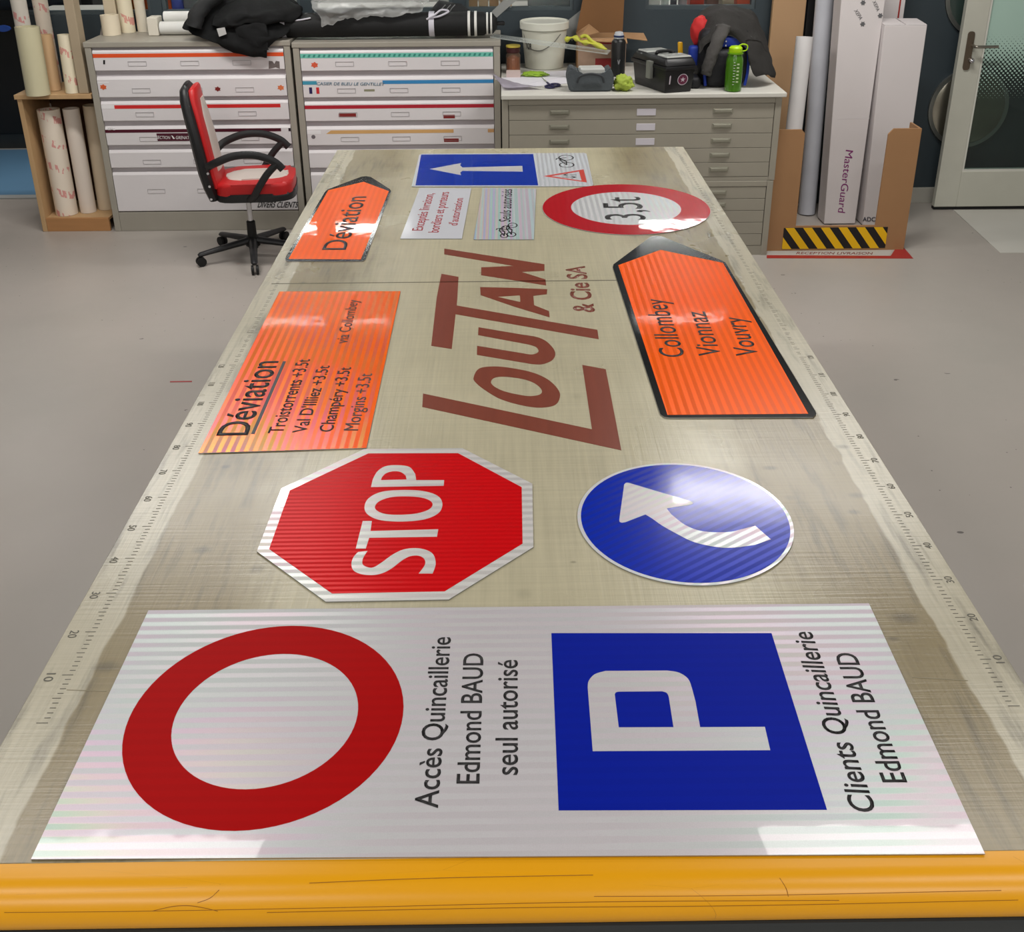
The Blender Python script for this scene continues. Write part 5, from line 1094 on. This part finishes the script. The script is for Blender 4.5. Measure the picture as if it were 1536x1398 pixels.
# front panel cut to a U
def fxz(px, py): p = PY(px, py, hy0); return p.x, p.z
lt = .690; fpts = [(hx0, .002), (hx1, .002), (hx1, lt), (hx1-.135, lt), (hx1-.150, lt-.012)]
a_x = fxz(1318, 345)[0]; b_x = fxz(1195, 345)[0]
f_l = [(hx0, 0), (hx1, 0), (hx1, lt), (fxz(1341, 195)[0], lt), (fxz(1333, 200)[0], lt-.03), (fxz(1313, 330)[0]+.005, .145), (fxz(1193, 345)[0], .145), (fxz(1207, 205)[0], lt-.02), (fxz(1203, 195)[0], lt), (hx0, lt)]
obj('front_panel', prism(BM(), f_l, lambda u, v: (u, hy0, v), lambda u, v: (u, hy0+.012, v)), bcm, hd)
obj('side_panel', box(BM(), hx1-.012, hx1, hy0+.0125, hy0+.15, 0, lt), bcm, hd); obj('side_panel', box(BM(), hx0, hx0+.012, hy0+.0125, hy0+.28, 0, lt), bcm, hd)

s0, s1 = fxz(1174, 360)[0], fxz(1329, 360)[0]; sz0, sz1 = .012, .136
obj('hazard_plate', box(BM(), s0, s1, hy0-.0016, hy0, sz0, sz1), black_ink, hd)
ylw = mat('hazard_yellow', (236, 186, 12), .4, var=.03); H_ = sz1-sz0; per = (s1-s0)/6.0*1.02; dx = .095
def clip(pts, lo, hi):
    for sgn_, lim_ in ((1, lo), (-1, hi)):
        out = []
        for i in range(len(pts)):
            p, q_ = pts[i-1], pts[i]; ip, iq = sgn_*(p[0]-lim_) >= 0, sgn_*(q_[0]-lim_) >= 0
            if ip != iq: t = (lim_-p[0])/(q_[0]-p[0]); out.append((lim_, p[1]+t*(q_[1]-p[1])))
            if iq: out.append(q_)
        pts = out
    return pts
for k in range(-1, 7):
    x = s0+.008+k*per; pts = clip([(x, sz1), (x+per*.5, sz1), (x+per*.5+dx, sz0), (x+dx, sz0)], s0, s1)
    if len(pts) > 2: obj('hazard_stripe', prism(BM(), pts, lambda u, v: (u, hy0-.0024, v), lambda u, v: (u, hy0-.0017, v)), ylw, hd)
obj('tall_board', box(BM(), 1.585, 1.780, 6.44, 6.475, .0, 2.0, .003), mat('tall_brown_board', (176, 142, 106), .7, var=.05), label='tall brown board leaning upright behind the white tubes', cat='board')
obj('tall_board', box(BM(), 1.795, 1.84, 6.46, 6.48, 0, 2.0, .003), mat('black_board', (16, 16, 18), .6), label='narrow black board upright between brown board and long tube', cat='board')
whs = mat('white_tube', (218, 216, 216), .45, var=.04); gyt = mat('grey_white_tube', (192, 194, 202), .5, var=.16, scale=5)
def tubethrough(label, bpx, tpx, yb_, yt_, r, m, z0=.006, z1=None):
    b = PZ(*bpx, z0); b = Vector((b.x*yb_/b.y, yb_, z0)); t_ = PY(*tpx, yt_)
    obj('mailing_tube', tube_roll(BM(), b, t_, r, .004), m, loc=tuple(b), smooth=True, label=label, cat='tube', group='tubes in the bin')
tubethrough('short plain white tube, left in the bin', (1176, 318), (1207, 55), 5.98, 6.08, .047, whs)
tubethrough('long greyish white tube reaching out of the top of the frame', (1212, 300), (1243, -70), 6.30, 6.36, .052, gyt)
def tallbox(label, fl_px, fr_px, top_px, w_, d_, h_, m, lean=(0, 0), cat='box'):
    b = PZ(*fl_px, .006); b2 = PZ(*fr_px, .006); t_ = thing('tall_carton', label, cat, (b.x, b.y, .006), 'tall cartons in the bin')
    return t_, b, b2
wbx = mat('white_carton', (214, 208, 208), .6, var=.04, scale=3, bump=.05, bscale=12); wbs = mat('scuffed_carton_side', (190, 184, 178), .7, var=.25, scale=9, stretch=(1, 1, .4))
def carton(label, FLB, FRB, FLT, FRT, depth, cat='box', open_top=False):
    """front corners bottom/top (3D), depth in +y"""
    t_ = thing('tall_carton', label, cat, tuple((FLB+FRB)/2), 'tall cartons in the bin'); D = Vector((-.004, depth, 0))
    bm = hexa(BM(), [FLB, FRB, FRB+D, FLB+D, FLT, FRT, FRT+D, FLT+D], .004)
    obj('carton_body', bm, wbx, t_, False); return t_, D
def nrm_pt(px, py, y): return PY(px, py, y)
yM = 6.02
FLB, FRB = PZ(1236, 336, .006), PZ(1283, 336, .006); yM = FLB.y; FRB.y = yM
FLT, FRT = PY(1268, -70, yM+.03), PY(1338, -70, yM+.03)
FLT = PY(1262, 0, yM+.02)+(PY(1262, 0, yM+.02)-FLB)*.15; FRT = PY(1328, 0, yM+.02)+(PY(1328, 0, yM+.02)-FRB)*.15
mg, D_ = carton('tall white carton with purple vertical lettering, taller than its neighbour', FLB, FRB, FLT, FRT, .13)
purple = mat('purple_print', (128, 36, 110), .5)
def ontop(FL, FR, px, py, l=.0012):
    """pixel -> point on the leaning front face"""
    d = ray(px, py); U_ = FR-FL; V_ = FLT-FLB; n_ = U_.cross(V_).normalized(); t = (FL-Vector((0, 0, CH))).dot(n_)/d.dot(n_); return Vector((0, 0, CH))+d*t
nf = (FRB-FLB).cross(FLT-FLB).normalized(); nf = nf if nf.y < 0 else -nf
lettering('MasterGuard', ontop(FLB, FRB, *c5(590, 785)), ontop(FLB, FRB, *c5(548, 1112)), ontop(FLB, FRB, *c5(628, 790)), purple, mg, lift=.001, offset=.0, nrm=nf)
gp = mat('grey_print_mark', (96, 96, 98), .5)
for (a, b, c_) in (((632, 55), (662, 105), (650, 48)), ((728, 8), (752, 60), (745, 2))):
    lettering('XEPA', ontop(FLB, FRB, *c5(*a)), ontop(FLB, FRB, *c5(*b)), ontop(FLB, FRB, *c5(*c_)), gp, mg, lift=.001, offset=.0, nrm=nf)
for cx, cy in ((678, 126), (680, 14), (770, 82)):
    c0 = ontop(FLB, FRB, *c5(cx, cy))+nf*.001; U_ = (FRB-FLB).normalized(); V_ = (FLT-FLB).normalized()
    obj('printed_mark', prism(BM(), [((.016 if i % 2 == 0 else .010)*math.cos(i*math.pi/6), (.016 if i % 2 == 0 else .010)*math.sin(i*math.pi/6)) for i in range(12)], lambda u, v: c0+U_*u+V_*v, lambda u, v: c0+U_*u+V_*v+nf*.0005), gp, mg)
obj('tape_line', prism(BM(), [(0, 0), (.19, 0), (.19, .002), (0, .002)], lambda u, v: ontop(FLB, FRB, *c5(545, 622))+U_*u+V_*v+nf*.0006, lambda u, v: ontop(FLB, FRB, *c5(545, 622))+U_*u+V_*v+nf*.001), mat('pale_tape', (232, 228, 230), .3), mg)
FLB2, FRB2 = PZ(1294, 338, .006), Vector((2.335, 0, .006)); y2 = FLB2.y; FRB2.y = y2; FRB2.x = FLB2.x+.215
FLT2, FRT2 = PY(1327, 38, y2+.01), PY(1391, 38, y2+.01)
FRB2 = Vector((2.366, y2, .006))
ad, D_ = carton('tall plain white carton with dark letters at its foot, right in the bin', FLB2, FRB2, FLT2, FRT2, .16)
a, b, c_ = (PY(x_, y_, y2-.0015) for x_, y_ in (c5(678, 1160), c5(745, 1160), c5(678, 1138))); lettering('ADC', a, b, c_, mat('dark_blue_print', (42, 46, 66), .5), ad, lift=.0006, offset=.01, nrm=(0, -1, 0))
ft = (FRT2-FLT2)
for u_, m_ in ((0., .0), (.52, .0)):
    v0 = FLT2+ft*u_; v1 = FLT2+ft*(u_+.48); z_ = Vector((0, 0, .001)); rise = Vector((0, 0, .016))
    obj('top_flap', hexa(BM(), [v0+z_, v1+z_, v1+D_+z_, v0+D_+z_, v0+z_+Vector((0, .02, .004)), v1+z_+Vector((0, .02, .004)), v1+D_+z_+rise, v0+D_+z_+rise]), wbx, ad)
qa, qb = PY(1331, 12, 6.33), PY(1357, 12, 6.33)
tc3 = thing('tall_carton', 'tallest white carton with a red edge line at the back of the bin', 'box', ((qa.x+qb.x)/2, 6.38, .006), 'tall cartons in the bin')
obj('carton_body', box(BM(), qa.x-.03, qb.x, 6.33, 6.45, .006, 1.75, .004), wbx, tc3)
obj('red_line', box(BM(), qb.x-.035, qb.x-.026, 6.3285, 6.3299, .3, 1.74), red_tape, tc3)
bpy.context.view_layer.update()
# ================================================================== LEFT BACKGROUND
bk2 = thing('black_cabinet', 'tall black machine with a small blue oval badge in the left background', 'machine', (-3.9, 8.5, 0))
obj('machine_body', box(BM(), -5.2, -3.02, 8.12, 8.9, .12, 2.3, .01), mat('black_machine', (10, 10, 12), .45), bk2)
obj('machine_foot', box(BM(), -5.2, -3.02, 8.16, 8.9, 0, .12), dark_steel, bk2)
obj('machine_drum', sweep(BM(), [(-5.1, 8.06, 1.22), (-3.1, 8.06, 1.22)], .17, 24), mat('dark_grey_roll', (34, 34, 37), .5), bk2, True)
p = PY(13, 40, 7.98); pp = PY(13, 40, 8.05)
obj('blue_badge', prism(BM(), [(p.x+.052*math.cos(i*math.pi/12), p.z+.022*math.sin(i*math.pi/12)) for i in range(24)], lambda u, v: (u, 7.88, v), lambda u, v: (u, 7.90, v)), mat('blue_badge', (38, 76, 160), .4), bk2)
# ================================================================== BEHIND THE WINDOWS
shf = thing('back_shelf', 'long grey counter behind the windows carrying coloured packages', 'shelf', (-.6, 6.85, 0))
obj('shelf_top', box(BM(), -2.88, 1.60, YW+WT+.002, 7.05, ZS-.04, ZS-.005, .003), mat('pale_shelf', (172, 170, 164), .5), shf)
for x in (-2.8, -.6, 1.5): obj('leg', box(BM(), x-.03, x+.03, 6.70, 6.76, 0, ZS-.04), dark_steel, shf)
def pkg(label, px0, px1, rgb, h, y=6.68, name='package', dp=.12, cat='package', cyl=False):
    a = PY(px0, 4, y).x; b = PY(px1, 4, y).x; z0 = ZS-.0045; m = mat('pack_%d_%d_%d' % rgb, rgb, .5, var=.12, scale=20)
    if cyl:
        r = (b-a)/2; bm = lathe(BM(), [(r*.95, z0), (r, z0+.004), (r, z0+h*.7), (r*.6, z0+h*.82), (r*.45, z0+h)], (a+b)/2, y+r, 24)
    else: bm = box(BM(), a, b, y, y+dp, z0, z0+h, .003)
    obj(name, bm, m, smooth=cyl, label=label, cat=cat, group='packages behind the back windows')
pkg('yellow package behind the leftmost window', 168, 198, (222, 176, 24), .25)
pkg('orange package right of the yellow one behind the leftmost window', 199, 226, (204, 92, 40), .22)
pkg('small orange package behind the second window, above the paper stack', 244, 256, (206, 88, 40), .2)
pkg('blue package beside the small orange one, behind the second window', 257, 274, (64, 74, 150), .2)
pkg('grey package behind the second window next to the jacket', 275, 300, (104, 104, 106), .24)
for i, (a, b, c_) in enumerate(((703, 716, (196, 160, 120)), (718, 732, (206, 176, 140)), (734, 748, (186, 148, 110)), (750, 768, (214, 180, 150)))):
    pkg(('first', 'second', 'third', 'fourth')[i]+' tan folder from the left in the row behind the fourth window', a, b, c_, .27, name='folder', cat='folder')
pkg('flat grey slotted panel behind the window, above the bucket', 792, 862, (136, 138, 138), .3, y=6.72, name='vent_panel', cat='panel')
pkg('white carton behind the right window, beside the cardboard box flap', 970, 990, (214, 212, 204), .2)
pkg('white bottle behind the right window', 992, 1004, (220, 224, 218), .2, cyl=True, name='bottle', cat='bottle')
pkg('dark bottle behind the right window, right of the white one', 1006, 1016, (80, 78, 84), .18, cyl=True, name='bottle', cat='bottle')
pkg('pale bottle behind the right window, left of the red package', 1018, 1031, (170, 160, 162), .2, cyl=True, name='bottle', cat='bottle')
pkg('dark red package behind the right window, over the toolbox', 1035, 1056, (158, 52, 34), .2)
pkg('brown package behind the right window, above the grey jacket', 1060, 1078, (120, 84, 74), .2)
pkg('beige package behind the right window, right of the brown one', 1083, 1101, (168, 150, 128), .24)
pkg('orange-red labelled package behind the right window', 1105, 1125, (206, 92, 66), .17)
bpy.context.view_layer.update()
